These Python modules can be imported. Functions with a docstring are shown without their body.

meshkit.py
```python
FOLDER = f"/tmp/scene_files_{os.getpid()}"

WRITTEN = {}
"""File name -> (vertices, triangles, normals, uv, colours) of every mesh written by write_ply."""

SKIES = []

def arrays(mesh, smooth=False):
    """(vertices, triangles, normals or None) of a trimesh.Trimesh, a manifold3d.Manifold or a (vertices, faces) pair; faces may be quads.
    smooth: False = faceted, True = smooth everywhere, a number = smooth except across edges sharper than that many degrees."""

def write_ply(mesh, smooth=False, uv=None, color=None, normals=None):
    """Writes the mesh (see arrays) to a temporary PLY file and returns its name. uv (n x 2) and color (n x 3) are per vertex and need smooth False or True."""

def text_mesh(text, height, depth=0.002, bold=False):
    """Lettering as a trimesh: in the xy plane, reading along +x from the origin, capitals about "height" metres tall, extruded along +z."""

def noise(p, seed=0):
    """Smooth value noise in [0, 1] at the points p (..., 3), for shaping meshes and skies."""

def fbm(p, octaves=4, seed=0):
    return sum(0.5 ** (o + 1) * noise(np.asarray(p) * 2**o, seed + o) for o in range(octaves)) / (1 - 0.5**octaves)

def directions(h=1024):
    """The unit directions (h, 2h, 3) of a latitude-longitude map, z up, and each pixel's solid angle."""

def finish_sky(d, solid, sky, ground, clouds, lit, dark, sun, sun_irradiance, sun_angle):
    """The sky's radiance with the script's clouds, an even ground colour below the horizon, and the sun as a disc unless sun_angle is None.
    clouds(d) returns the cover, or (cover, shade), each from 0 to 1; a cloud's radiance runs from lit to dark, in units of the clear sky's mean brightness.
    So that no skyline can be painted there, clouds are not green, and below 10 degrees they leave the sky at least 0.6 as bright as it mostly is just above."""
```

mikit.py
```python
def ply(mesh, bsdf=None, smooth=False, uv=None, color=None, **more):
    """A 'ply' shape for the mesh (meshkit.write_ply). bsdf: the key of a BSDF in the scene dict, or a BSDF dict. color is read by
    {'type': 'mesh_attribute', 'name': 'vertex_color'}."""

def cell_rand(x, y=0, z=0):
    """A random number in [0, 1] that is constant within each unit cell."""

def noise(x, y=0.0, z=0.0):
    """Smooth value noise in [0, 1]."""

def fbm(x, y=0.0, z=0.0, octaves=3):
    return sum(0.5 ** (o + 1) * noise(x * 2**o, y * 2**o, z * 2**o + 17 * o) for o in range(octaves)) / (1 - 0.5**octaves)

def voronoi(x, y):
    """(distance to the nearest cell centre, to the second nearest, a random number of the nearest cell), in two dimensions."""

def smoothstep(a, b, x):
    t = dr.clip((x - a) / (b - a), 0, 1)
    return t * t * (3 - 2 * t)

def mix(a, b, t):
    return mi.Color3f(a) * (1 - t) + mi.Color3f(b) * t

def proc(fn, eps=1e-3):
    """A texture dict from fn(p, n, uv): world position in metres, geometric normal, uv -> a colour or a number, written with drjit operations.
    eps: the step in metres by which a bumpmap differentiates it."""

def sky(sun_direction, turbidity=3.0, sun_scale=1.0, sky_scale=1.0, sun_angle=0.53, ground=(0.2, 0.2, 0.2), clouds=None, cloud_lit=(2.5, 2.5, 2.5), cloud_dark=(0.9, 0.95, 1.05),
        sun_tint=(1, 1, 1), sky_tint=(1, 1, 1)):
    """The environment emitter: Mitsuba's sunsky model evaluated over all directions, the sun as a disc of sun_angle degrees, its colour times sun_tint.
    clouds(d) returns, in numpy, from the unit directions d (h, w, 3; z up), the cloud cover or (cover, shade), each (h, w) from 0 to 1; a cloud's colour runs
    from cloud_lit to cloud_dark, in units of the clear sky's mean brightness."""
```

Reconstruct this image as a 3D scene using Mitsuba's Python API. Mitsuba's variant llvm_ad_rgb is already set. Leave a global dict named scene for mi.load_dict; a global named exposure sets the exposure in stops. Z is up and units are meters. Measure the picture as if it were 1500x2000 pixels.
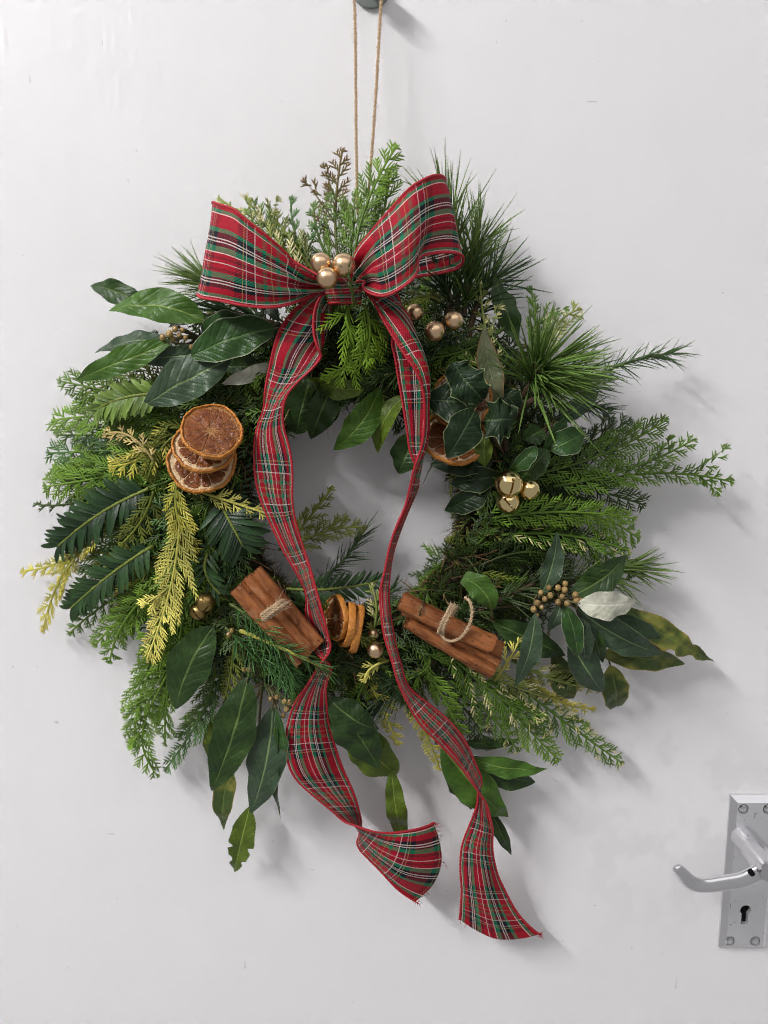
import math
import numpy as np
import trimesh
import manifold3d as m3
import shapely.geometry as sg
import drjit as dr
import mitsuba as mi
import meshkit
import mikit
from scipy.interpolate import make_interp_spline
from scipy.spatial.transform import Rotation

scene, labels = {}, {}
T = mi.ScalarTransform4f
PI = math.pi

# ---------------------------------------------------------------- camera, light, exposure
FOCAL = 1625.0                      # in units of a 1500 x 2000 frame
PITCH = math.radians(10.0)
CAM = np.array([0.0, -0.64, 0.0])
FWD = np.array([0, math.cos(PITCH), -math.sin(PITCH)])
UPV = np.array([0, math.sin(PITCH), math.cos(PITCH)])
RGT = np.array([1.0, 0, 0])
scene['camera'] = {'type': 'perspective', 'fov': 2 * math.degrees(math.atan(750 / FOCAL)), 'fov_axis': 'x',
                   'near_clip': 0.01, 'far_clip': 50.0,
                   'to_world': T().look_at(origin=CAM.tolist(), target=(CAM + FWD).tolist(), up=[0, 0, 1])}
exposure = 0.38
scene['room_light'] = {'type': 'constant', 'radiance': {'type': 'rgb', 'value': [0.235, 0.231, 0.233]}}


def rgb(*c):
    return {'type': 'rgb', 'value': list(c)}


# ---------------------------------------------------------------- helpers
def numbered(name):
    if name not in labels and name not in scene:
        return name
    i = 1
    while f'{name}_{i:03d}' in labels or f'{name}_{i:03d}' in scene:
        i += 1
    return f'{name}_{i:03d}'


def thing(name, label, cat, group=None, kind=None):
    key = numbered(name)
    labels[key] = {'label': label, 'category': cat}
    if group:
        labels[key]['group'] = group
    if kind:
        labels[key]['kind'] = kind
    return key


def part(parent, name, shape, kind=None, label=None):
    key = numbered(parent + '__' + name)
    scene[key] = shape
    labels.setdefault(key, {})
    if kind:
        labels[key]['kind'] = kind
    if label:
        labels[key]['label'] = label
    return key


def clean():
    for k in [k for k, v in labels.items() if not v]:
        del labels[k]


def W(px, py, d):
    """The point that stands d millimetres in front of the door where the photograph measures (px, py)."""
    r = FWD + RGT * (px - 750) / FOCAL + UPV * (1000 - py) / FOCAL
    return CAM + r * ((-d / 1000.0 - CAM[1]) / r[1])


def mm(px, d=50):
    return px * (0.65 - d / 1000.0) / FOCAL


def nrm(v):
    v = np.asarray(v, float)
    return v / np.maximum(np.linalg.norm(v, axis=-1, keepdims=True), 1e-12)


def spline(pts, n):
    pts = np.asarray(pts, float)
    if len(pts) == 1:
        return np.repeat(pts, n, 0)
    u = np.r_[0, np.cumsum(np.linalg.norm(np.diff(pts[:, :3], axis=0), axis=1) ** 0.5 + 1e-9)]
    u /= u[-1]
    return make_interp_spline(u, pts, k=min(3 if len(pts) > 3 else 2, len(pts) - 1))(np.linspace(0, 1, n))


def path(pts, n):
    """Points of a stem from (px, py, mm) stations, evenly spaced."""
    p = spline([W(*q) for q in pts], n * 3)
    s = np.r_[0, np.cumsum(np.linalg.norm(np.diff(p, axis=0), axis=1))]
    return np.stack([np.interp(np.linspace(0, s[-1], n), s, p[:, k]) for k in range(3)], 1), s[-1]


def sweep(P, R, sides=8, flat=1.0, ref=(0, -1, 0), caps=True):
    """A tube along P with radius R (number or array); flat squeezes it along ref."""
    P = np.asarray(P, float)
    R = np.broadcast_to(R, len(P))
    t = nrm(np.gradient(P, axis=0))
    ref = np.asarray(ref, float)
    side = nrm(np.cross(t, ref) + 1e-9)
    up = np.cross(side, t)
    a = np.arange(sides) / sides * 2 * PI
    v = P[:, None] + R[:, None, None] * (np.cos(a)[None, :, None] * side[:, None] + flat * np.sin(a)[None, :, None] * up[:, None])
    n = len(P)
    i, j = np.meshgrid(np.arange(n - 1), np.arange(sides), indexing='ij')
    k = (j + 1) % sides
    q = np.stack([i * sides + j, (i + 1) * sides + j, (i + 1) * sides + k, i * sides + k], -1).reshape(-1, 4)
    f = np.vstack([q[:, [0, 1, 2]], q[:, [0, 2, 3]]])
    v = v.reshape(-1, 3)
    if caps:
        b = len(v)
        v = np.vstack([v, P[0], P[-1]])
        j = np.arange(sides)
        k = (j + 1) % sides
        f = np.vstack([f, np.stack([np.full(sides, b), j, k], 1), np.stack([np.full(sides, b + 1), (n - 1) * sides + k, (n - 1) * sides + j], 1)])
    m = trimesh.Trimesh(v, f, process=False)
    if m.volume < 0:
        m.invert()
    return m


def cat(ms):
    return trimesh.util.concatenate(ms)


class Arcs:
    """Many small tapered twigs, each a quadratic arc, joined into one coloured mesh."""

    def __init__(self, k=5, sides=4, knob=0.0):
        self.a, self.k, self.sides, self.knob = [], k, sides, knob

    def add(self, p, d, b, l, r, c0, c1, ref, r1=0.35):
        self.a.append(np.concatenate([p, d, b, [l, r, r1], c0, c1, ref]))

    def build(self, flat=0.65):
        a = np.array(self.a)
        n, K, S = len(a), self.k, self.sides
        w = np.linspace(0, 1, K)[None, :, None]
        p, d, b, l, r, r1 = a[:, None, 0:3], a[:, None, 3:6], a[:, None, 6:9], a[:, None, 9:10], a[:, 10], a[:, 11]
        P = p + d * l * w + b * l * w * w
        t = nrm(d * l + 2 * b * l * w)
        side = nrm(np.cross(t, np.broadcast_to(a[:, None, 18:21], t.shape)) + 1e-9)
        up = np.cross(side, t)
        ww = np.linspace(0, 1, K)[None]
        R = r[:, None] * (1 + (r1[:, None] - 1) * ww ** 1.6)
        if self.knob:
            R = R * (1 - self.knob * (np.arange(K)[None] % 2))
        R[:, -1] *= 0.35
        ang = (np.arange(S) + 0.5) / S * 2 * PI
        V = P[:, :, None] + R[:, :, None, None] * (np.cos(ang)[None, None, :, None] * side[:, :, None] + flat * np.sin(ang)[None, None, :, None] * up[:, :, None])
        C = a[:, None, 12:15] * (1 - w) + a[:, None, 15:18] * w
        C = np.repeat(C[:, :, None], S, 2)
        i, j = np.meshgrid(np.arange(K - 1), np.arange(S), indexing='ij')
        kk = (j + 1) % S
        q = np.stack([i * S + j, i * S + kk, (i + 1) * S + kk, (i + 1) * S + j], -1).reshape(-1, 4)
        f = np.vstack([q[:, [0, 1, 2]], q[:, [0, 2, 3]]])
        f = (f[None] + (np.arange(n) * K * S)[:, None, None]).reshape(-1, 3)
        return (V.reshape(-1, 3), f), np.clip(C.reshape(-1, 3), 0, 1)


def arcs_shape(arcs, bsdf='foliage', flat=0.65):
    m, c = arcs.build(flat)
    return mikit.ply(m, bsdf, smooth=True, color=c)


def vary(rng, c, s=0.18):
    return np.asarray(c) * (1 + s * rng.uniform(-1, 1)) * (1 + 0.08 * rng.uniform(-1, 1, 3))


# ---------------------------------------------------------------- materials
VC = {'type': 'mesh_attribute', 'name': 'vertex_color'}
scene['foliage'] = {'type': 'twosided', 'bsdf': {'type': 'principled', 'base_color': VC, 'roughness': 0.45, 'specular': 0.32}}
scene['dull'] = {'type': 'twosided', 'bsdf': {'type': 'principled', 'base_color': VC, 'roughness': 0.85, 'specular': 0.25}}
def pulp_bump(p, n, uv):
    return 0.0004 * mikit.noise(p.x * 1300, p.y * 1300, p.z * 1300) + 0.0007 * mikit.noise(p.x * 420, p.y * 420, p.z * 420)


scene['candied'] = {'type': 'twosided', 'bsdf': {'type': 'bumpmap', 'bump': mikit.proc(pulp_bump, eps=3e-4), 'scale': 1.0,
                                                 'bsdf': {'type': 'principled', 'base_color': VC, 'roughness': 0.34, 'specular': 0.4}}}


def door_bump(p, n, uv):
    brush = mikit.noise(p.x * 420, p.z * 9) + 0.6 * mikit.noise(p.x * 900, p.z * 22, 3.0)
    dent = mikit.smoothstep(0.93, 1.0, mikit.noise(p.x * 60, p.z * 60, 21.0))
    return 0.00011 * brush + 0.00028 * mikit.fbm(p.x * 22, p.z * 7, 5.0) + 0.00010 * mikit.noise(p.x * 330, p.z * 330, 9.0) - 0.0002 * dent


def door_color(p, n, uv):
    f = mikit.fbm(p.x * 9, p.z * 6, 2.0)
    speck = mikit.smoothstep(0.985, 0.995, mikit.noise(p.x * 150, p.z * 150, 40.0))
    base = mikit.mix((0.745, 0.735, 0.742), (0.785, 0.775, 0.780), f)
    near = mikit.smoothstep(0.16, 0.02, dr.sqrt(dr.square(p.x - 0.24) + dr.square(p.z + 0.37)))
    base = base * (1 - 0.07 * near * mikit.smoothstep(0.45, 0.7, mikit.fbm(p.x * 60, p.z * 45, 6.0)))
    return base * (1 - 0.25 * speck)


scene['door_paint'] = {'type': 'bumpmap', 'bump': mikit.proc(door_bump, eps=5e-4), 'scale': 1.0,
                       'bsdf': {'type': 'principled', 'base_color': mikit.proc(door_color), 'roughness': 0.36, 'specular': 0.45}}

# base colour, midrib, rim, blotch, how much rim, how much blotch
TONES = [
    ((0.020, 0.046, 0.011), (0.11, 0.17, 0.045), (0.05, 0.09, 0.02), (0.034, 0.070, 0.014), 0.5, 0.6),   # 0 dark
    ((0.045, 0.105, 0.013), (0.17, 0.25, 0.05), (0.10, 0.16, 0.04), (0.060, 0.125, 0.014), 0.5, 0.4),    # 1 mid green
    ((0.026, 0.070, 0.015), (0.11, 0.19, 0.06), (0.40, 0.44, 0.30), (0.038, 0.090, 0.018), 1.0, 0.5),    # 2 green, pale rim
    ((0.036, 0.064, 0.034), (0.17, 0.25, 0.10), (0.15, 0.19, 0.11), (0.050, 0.078, 0.046), 0.6, 0.6),    # 3 grey green
    ((0.52, 0.52, 0.42), (0.62, 0.62, 0.50), (0.50, 0.50, 0.38), (0.42, 0.43, 0.33), 0.4, 0.5),          # 4 felted cream
    ((0.080, 0.125, 0.014), (0.23, 0.30, 0.06), (0.13, 0.17, 0.04), (0.105, 0.150, 0.020), 0.4, 0.4),    # 5 light olive
    ((0.050, 0.082, 0.020), (0.14, 0.20, 0.05), (0.25, 0.19, 0.045), (0.22, 0.22, 0.045), 1.3, 0.9),     # 6 yellowing
    ((0.010, 0.026, 0.008), (0.06, 0.10, 0.04), (0.30, 0.34, 0.16), (0.016, 0.036, 0.010), 0.9, 0.3),    # 7 holly
    ((0.100, 0.120, 0.058), (0.16, 0.19, 0.09), (0.20, 0.11, 0.05), (0.14, 0.14, 0.075), 1.4, 0.6),      # 8 brown rimmed grey
]


def leaf_color(p, n, uv):
    tone = dr.floor(uv.x * 0.5)
    u = uv.x - 2 * tone
    a = dr.abs(u - 0.5) * 2

    def pick(k):
        out = mi.Color3f(TONES[0][k])
        for i in range(1, len(TONES)):
            out = dr.select(tone == i, mi.Color3f(TONES[i][k]), out)
        return out

    base, rib, rim, blotch = pick(0), pick(1), pick(2), pick(3)
    big = mikit.fbm(p.x * 70, p.y * 70, p.z * 70)
    nz = mikit.noise(p.x * 420, p.y * 420, p.z * 420)
    c = mikit.mix(base, blotch, mikit.smoothstep(0.42, 0.72, big) * pick(5).x)
    c = c * (0.82 + 0.36 * nz) * (0.8 + 0.4 * mikit.noise(p.x * 24, p.y * 24, p.z * 24))
    q = uv.y * 9 + a * 2.2
    fr = dr.abs(q - dr.floor(q) - 0.5) * 2
    side = (1 - mikit.smoothstep(0.02, 0.16, fr)) * (1 - mikit.smoothstep(0.6, 0.9, a))
    c = mikit.mix(c, rib, side * 0.16)
    w = 0.055 * (1.15 - uv.y)
    c = mikit.mix(c, rib, (1 - mikit.smoothstep(w * 0.5, w + 0.03, a)) * 0.85)
    rimw = mikit.smoothstep(0.93 - 0.22 * dr.maximum(pick(4).x - 1, 0) * 2 * big, 1.0, a)
    return mikit.mix(c, rim, dr.minimum(rimw * pick(4).x, 1))


def leaf_back(p, n, uv):
    u = uv.x - 2 * dr.floor(uv.x * 0.5)
    a = dr.abs(u - 0.5) * 2
    nz = mikit.fbm(p.x * 160, p.y * 160, p.z * 160)
    c = mikit.mix((0.11, 0.15, 0.07), (0.18, 0.22, 0.12), nz)
    return mikit.mix(c, (0.30, 0.34, 0.16), (1 - mikit.smoothstep(0.03, 0.08, a)) * 0.8)


def leaf_bump(p, n, uv):
    u = uv.x - 2 * dr.floor(uv.x * 0.5)
    a = dr.abs(u - 0.5) * 2
    q = uv.y * 9 + a * 2.2
    fr = dr.abs(q - dr.floor(q) - 0.5) * 2
    return 0.00025 * mikit.smoothstep(0.0, 0.5, fr) + 0.0004 * mikit.noise(p.x * 260, p.y * 260, p.z * 260) + 0.0003 * mikit.smoothstep(0.0, 0.12, a)


scene['leaf'] = {'type': 'twosided',
                 'front': {'type': 'bumpmap', 'bump': mikit.proc(leaf_bump, eps=4e-4), 'scale': 1.0,
                           'bsdf': {'type': 'principled', 'base_color': mikit.proc(leaf_color), 'roughness': 0.40, 'specular': 0.28}},
                 'back': {'type': 'principled', 'base_color': mikit.proc(leaf_back), 'roughness': 0.6, 'specular': 0.3}}

RW = 0.063                                                   # ribbon width
RED, GRN, NVY, WHT, GLD, MAR, PNK = (0.315, 0.006, 0.018), (0.008, 0.165, 0.080), (0.006, 0.007, 0.012), (0.62, 0.56, 0.51), (0.42, 0.26, 0.10), (0.15, 0.006, 0.014), (0.55, 0.38, 0.36)
ACROSS = [(0.0, 0.05, RED), (0.05, 0.085, GRN), (0.10, 0.24, RED), (0.24, 0.285, GRN), (0.285, 0.43, NVY), (0.43, 0.49, GRN), (0.50, 0.70, RED), (0.535, 0.565, MAR),
          (0.655, 0.685, MAR), (0.70, 0.76, GRN), (0.76, 0.865, NVY), (0.865, 0.93, RED), (0.93, 0.962, GRN), (0.962, 1.01, RED)]
ACROSS_LINES = [(0.095, 0.0075), (0.352, 0.008), (0.385, 0.008), (0.497, 0.007), (0.60, 0.006), (0.785, 0.008), (0.815, 0.008), (0.968, 0.0065)]
PERIOD = 0.0660
ALONG = [(0.0, 0.19, NVY), (0.275, 0.315, GRN), (0.415, 0.455, GRN), (0.54, 0.73, NVY)]
ALONG_LINES = [(0.075, 0.0050, GLD), (0.11, 0.0055, PNK), (0.197, 0.0060, WHT), (0.365, 0.0050, GLD), (0.533, 0.0060, WHT), (0.62, 0.0055, PNK), (0.655, 0.0050, GLD)]


def tartan(p, n, uv):
    t, s = uv.x / RW, uv.y
    q = s / PERIOD
    q = q - dr.floor(q)
    warp, weft = mi.Color3f(RED), mi.Color3f(RED)
    for a, b, c in ACROSS:
        warp = dr.select((t >= a) & (t < b), mi.Color3f(c), warp)
    for a, b, c in ALONG:
        weft = dr.select((q >= a) & (q < b), mi.Color3f(c), weft)
    h = (uv.x + s) / 0.0021
    h = h - dr.floor(h)
    c = mikit.mix(warp, weft, mikit.smoothstep(0.46, 0.58, h) * mikit.smoothstep(1.0, 0.92, h) * 0.54 + 0.06)
    d1, d2 = s / 0.0015, uv.x / 0.0015
    d1, d2 = d1 - dr.floor(d1), d2 - dr.floor(d2)
    for a, w in ACROSS_LINES:
        c = mikit.mix(c, WHT, 0.74 * mikit.smoothstep(w * 0.95, w * 0.5, dr.abs(t - a)))
    for a, w, col in ALONG_LINES:
        c = mikit.mix(c, col, dr.select(dr.abs(q - a) < w * 0.8, 0.45 + 0.25 * dr.select(d2 < 0.5, 1.0, 0.0), 0.0))
    return c * (0.88 + 0.24 * mikit.noise(uv.x * 2200, s * 500))


def tartan_bump(p, n, uv):
    h = (uv.x + uv.y) / 0.0021
    return 0.00007 * dr.sin(h * 2 * PI) + 0.0003 * mikit.noise(uv.x * 140, uv.y * 60)


scene['tartan'] = {'type': 'twosided', 'bsdf': {'type': 'bumpmap', 'bump': mikit.proc(tartan_bump, eps=2e-4), 'scale': 1.0, 'bsdf': {
    'type': 'principled', 'base_color': mikit.proc(tartan), 'roughness': 0.65, 'specular': 0.2, 'sheen': 0.1}}}
scene['red_cord'] = {'type': 'principled', 'base_color': rgb(0.36, 0.010, 0.02), 'roughness': 0.6, 'sheen': 0.4}
scene['satin_gold'] = {'type': 'principled', 'base_color': rgb(0.80, 0.56, 0.34), 'metallic': 1.0, 'roughness': 0.30}
scene['brass'] = {'type': 'principled', 'base_color': rgb(0.86, 0.69, 0.34), 'metallic': 1.0, 'roughness': 0.10}
scene['old_brass'] = {'type': 'principled', 'base_color': rgb(0.35, 0.24, 0.09), 'metallic': 1.0, 'roughness': 0.35}
scene['wire'] = {'type': 'principled', 'base_color': rgb(0.14, 0.12, 0.06), 'metallic': 0.8, 'roughness': 0.4}


def chrome_rough(p, n, uv):
    return 0.06 + 0.14 * mikit.fbm(p.x * 120, p.z * 60, p.y * 60)


scene['chrome'] = {'type': 'principled', 'base_color': rgb(0.70, 0.70, 0.72), 'metallic': 1.0, 'roughness': mikit.proc(chrome_rough)}


scene['satin_chrome'] = {'type': 'principled', 'base_color': rgb(0.72, 0.72, 0.74), 'metallic': 0.9, 'roughness': 0.20}


def plate_rough(p, n, uv):
    pit = mikit.smoothstep(0.90, 0.97, mikit.noise(p.x * 500, p.z * 500, 2.0))
    return 0.36 + 0.10 * mikit.fbm(p.x * 90, p.z * 50) + 0.3 * pit


def plate_color(p, n, uv):
    pit = mikit.smoothstep(0.90, 0.97, mikit.noise(p.x * 500, p.z * 500, 2.0))
    return mikit.mix((0.66, 0.66, 0.68), (0.30, 0.30, 0.31), pit)


scene['pitted_chrome'] = {'type': 'principled', 'base_color': mikit.proc(plate_color), 'metallic': 0.6, 'roughness': mikit.proc(plate_rough)}
scene['black'] = {'type': 'diffuse', 'reflectance': rgb(0.01, 0.01, 0.01)}
scene['grey_plastic'] = {'type': 'principled', 'base_color': rgb(0.16, 0.18, 0.17), 'roughness': 0.45}


def bark_color(p, n, uv):
    a = mikit.fbm(uv.x * 900, uv.y * 60, 1.0)
    b = mikit.fbm(uv.x * 160, uv.y * 90, 7.0)
    c = mikit.mix((0.13, 0.040, 0.012), (0.31, 0.108, 0.034), mikit.smoothstep(0.22, 0.72, a * 0.32 + b * 0.68))
    sc = mikit.smoothstep(0.84, 0.92, mikit.noise(uv.x * 700, uv.y * 320, 3.0))
    c = mikit.mix(c, (0.34, 0.18, 0.085), mikit.smoothstep(0.55, 0.8, mikit.fbm(uv.x * 240, uv.y * 140, 13.0)) * 0.45)
    return mikit.mix(c, (0.05, 0.018, 0.01), sc * 0.7)


def bark_bump(p, n, uv):
    return 0.0005 * mikit.fbm(uv.x * 700, uv.y * 40, 1.0) + 0.0004 * mikit.noise(uv.x * 300, uv.y * 260, 4.0)


scene['cinnamon'] = {'type': 'twosided', 'bsdf': {'type': 'bumpmap', 'bump': mikit.proc(bark_bump, eps=3e-4), 'scale': 1.0, 'bsdf': {
    'type': 'principled', 'base_color': mikit.proc(bark_color), 'roughness': 0.6, 'specular': 0.3}}}

# ---------------------------------------------------------------- unseen batten out of frame, placed up to the left for the diagonal shadows
lamp = thing('unseen_batten_light', 'unseen long strip light out of view, up to the left, lighting the door and wreath', 'lamp')
LX, LZ, LY0, LY1 = -1.62, 1.56, -0.98, -2.25
tube = trimesh.creation.box(extents=[0.09, abs(LY1 - LY0), 0.03])
tube.apply_translation([LX, (LY0 + LY1) / 2, LZ])
scene[lamp + '__diffuser'] = mikit.ply(tube, {'type': 'diffuse', 'reflectance': rgb(0.5, 0.5, 0.5)}, emitter={'type': 'area', 'radiance': rgb(192, 188.5, 188)})
body = trimesh.creation.box(extents=[0.07, abs(LY1 - LY0) + 0.04, 0.03])
body.apply_translation([LX, (LY0 + LY1) / 2, LZ + 0.031])
scene[lamp + '__housing'] = mikit.ply(body, {'type': 'diffuse', 'reflectance': rgb(0.7, 0.7, 0.7)})

panel = thing('added_fill_panel', 'large added fill panel out of view, above and in front of the door', 'fill light')  # added glowing panel out of view, fills the shade and shows in the metal
pb = trimesh.creation.box(extents=[2.6, 2.4, 0.04])
pb.apply_translation([0.35, -1.85, 1.26])
scene[panel + '__diffuser'] = mikit.ply(pb, {'type': 'diffuse', 'reflectance': rgb(0.5, 0.5, 0.5)}, emitter={'type': 'area', 'radiance': rgb(0.74, 0.73, 0.74)})

# ---------------------------------------------------------------- the door
door = trimesh.creation.box(extents=[0.9, 0.04, 2.0])
door.apply_translation([0.0, 0.02, -0.25])
scene['door'] = mikit.ply(door, 'door_paint')
labels['door'] = {'label': 'white painted flush door with faint brush marks', 'category': 'door', 'kind': 'structure'}

# hook above the frame
hk = thing('door_hook', 'grey rounded hook at the top of the door, holding the twine', 'hook')
c = W(724, -32, 16)
ball = trimesh.creation.icosphere(subdivisions=3, radius=0.0085)
ball.apply_scale([1.15, 0.9, 0.8])
ball.apply_translation(c + [0, -0.006, 0])
stem = sweep([c + [0, 0.016, 0.004], c + [0, 0.006, 0.003], c + [0, -0.004, 0]], 0.0055, 12)
part(hk, 'knob', mikit.ply(ball, 'grey_plastic', smooth=True))
part(hk, 'stem', mikit.ply(stem, 'grey_plastic', smooth=40))
pl = trimesh.creation.cylinder(radius=0.014, height=0.004, sections=32)
pl.apply_transform(trimesh.transformations.rotation_matrix(PI / 2, [1, 0, 0]))
pl.apply_translation([c[0], -0.0021, c[2] + 0.004])
part(hk, 'back_plate', mikit.ply(pl, 'grey_plastic', smooth=40))


# ---------------------------------------------------------------- twine
def twine(P, r, seed, ply=2, fuzz=1.0, lay=0.006):
    """A two-ply jute cord along P with loose fibres, as one coloured mesh."""
    rng = np.random.default_rng(seed)
    P = np.asarray(P, float)
    s = np.r_[0, np.cumsum(np.linalg.norm(np.diff(P, axis=0), axis=1))]
    n = max(int(s[-1] / 0.0011), 8)
    Q = np.stack([np.interp(np.linspace(0, s[-1], n), s, P[:, k]) for k in range(3)], 1)
    t = nrm(np.gradient(Q, axis=0))
    u = nrm(np.cross(t, [0.3, -1, 0.1]))
    v = np.cross(t, u)
    ph = np.linspace(0, s[-1], n) / lay * 2 * PI
    ms, cs = [], []
    for k in range(ply):
        a = (ph + k * 2 * PI / ply)[:, None]
        wob = 1 + 0.15 * rng.normal(size=(n, 1))
        m = sweep(Q + r * 0.52 * (np.cos(a) * u + np.sin(a) * v), r * 0.62 * wob[:, 0], 6)
        col = np.array([0.46, 0.33, 0.20]) * (0.75 + 0.5 * meshkit.noise(m.vertices * 900, seed + k))[:, None]
        ms.append(m)
        cs.append(col)
    A = Arcs(3, 3)
    for _ in range(int(s[-1] * 900 * fuzz)):
        i = rng.integers(0, n)
        d = nrm(t[i] * rng.uniform(-1, 1) + nrm(rng.normal(size=3)) * 0.9)
        A.add(Q[i], d, rng.normal(size=3) * 0.3, rng.uniform(0.0015, 0.0042), 0.00010, (0.5, 0.38, 0.25), (0.6, 0.48, 0.33), (0, -1, 0), 0.6)
    if A.a:
        (V, F), C = A.build(1.0)
        ms.append(trimesh.Trimesh(V, F, process=False))
        cs.append(C)
    return mikit.ply(cat(ms), 'dull', smooth=True, color=np.clip(np.vstack(cs), 0, 1))


tw = thing('hanging_twine', 'thin beige jute twine hanging the wreath from the hook', 'twine')
hang = spline([W(699, 420, 34), W(697, 350, 33), W(695, 180, 30), W(692, 0, 24), W(694, -30, 22), W(718, -48, 21), W(743, -30, 22), W(745, 0, 24), W(735, 170, 30), W(722, 350, 33), W(716, 420, 34)], 240)
part(tw, 'loop', twine(hang, 0.00105, 5))

# ---------------------------------------------------------------- door handle
dh = 'door__handle'
labels[dh] = {'label': 'polished silver lever handle on a rectangular keyhole plate'}
tl, bl = W(1426, 1550, 0), W(1400, 1846, 0)
px0, pz1, pz0 = (tl[0] + bl[0]) / 2, tl[2], bl[2]
PW, PH = 0.040, pz1 - pz0
plate = sg.box(px0, pz0, px0 + PW, pz1)
kc = W(1457, 1779, 8)
kc = (kc[0], kc[2])
keyh = sg.Point(kc).buffer(0.0046).union(sg.box(kc[0] - 0.0031, kc[1] - 0.0130, kc[0] + 0.0026, kc[1]))
SCREWS = ((1452, 1580), (1500, 1580), (1425, 1838), (1475, 1838))
cz = 0.0046                                                   # bevel of the rim


def slab(poly, y0, y1):
    m = trimesh.creation.extrude_polygon(poly, abs(y1 - y0), engine='earcut')
    m.vertices = np.stack([m.vertices[:, 0], -m.vertices[:, 2] - min(abs(y0), abs(y1)), m.vertices[:, 1]], 1)
    if m.volume < 0:
        m.invert()
    return m


def bevel_ring(x0, z0, x1, z1, i, y0, y1):
    o = np.array([[x0, -y0, z0], [x1, -y0, z0], [x1, -y0, z1], [x0, -y0, z1]])
    n = np.array([[x0 + i, -y1, z0 + i], [x1 - i, -y1, z0 + i], [x1 - i, -y1, z1 - i], [x0 + i, -y1, z1 - i]])
    f = []
    for k in range(4):
        f += [[k, (k + 1) % 4, 4 + (k + 1) % 4], [k, 4 + (k + 1) % 4, 4 + k]]
    return trimesh.Trimesh(np.vstack([o, n]), f, process=False)


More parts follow.
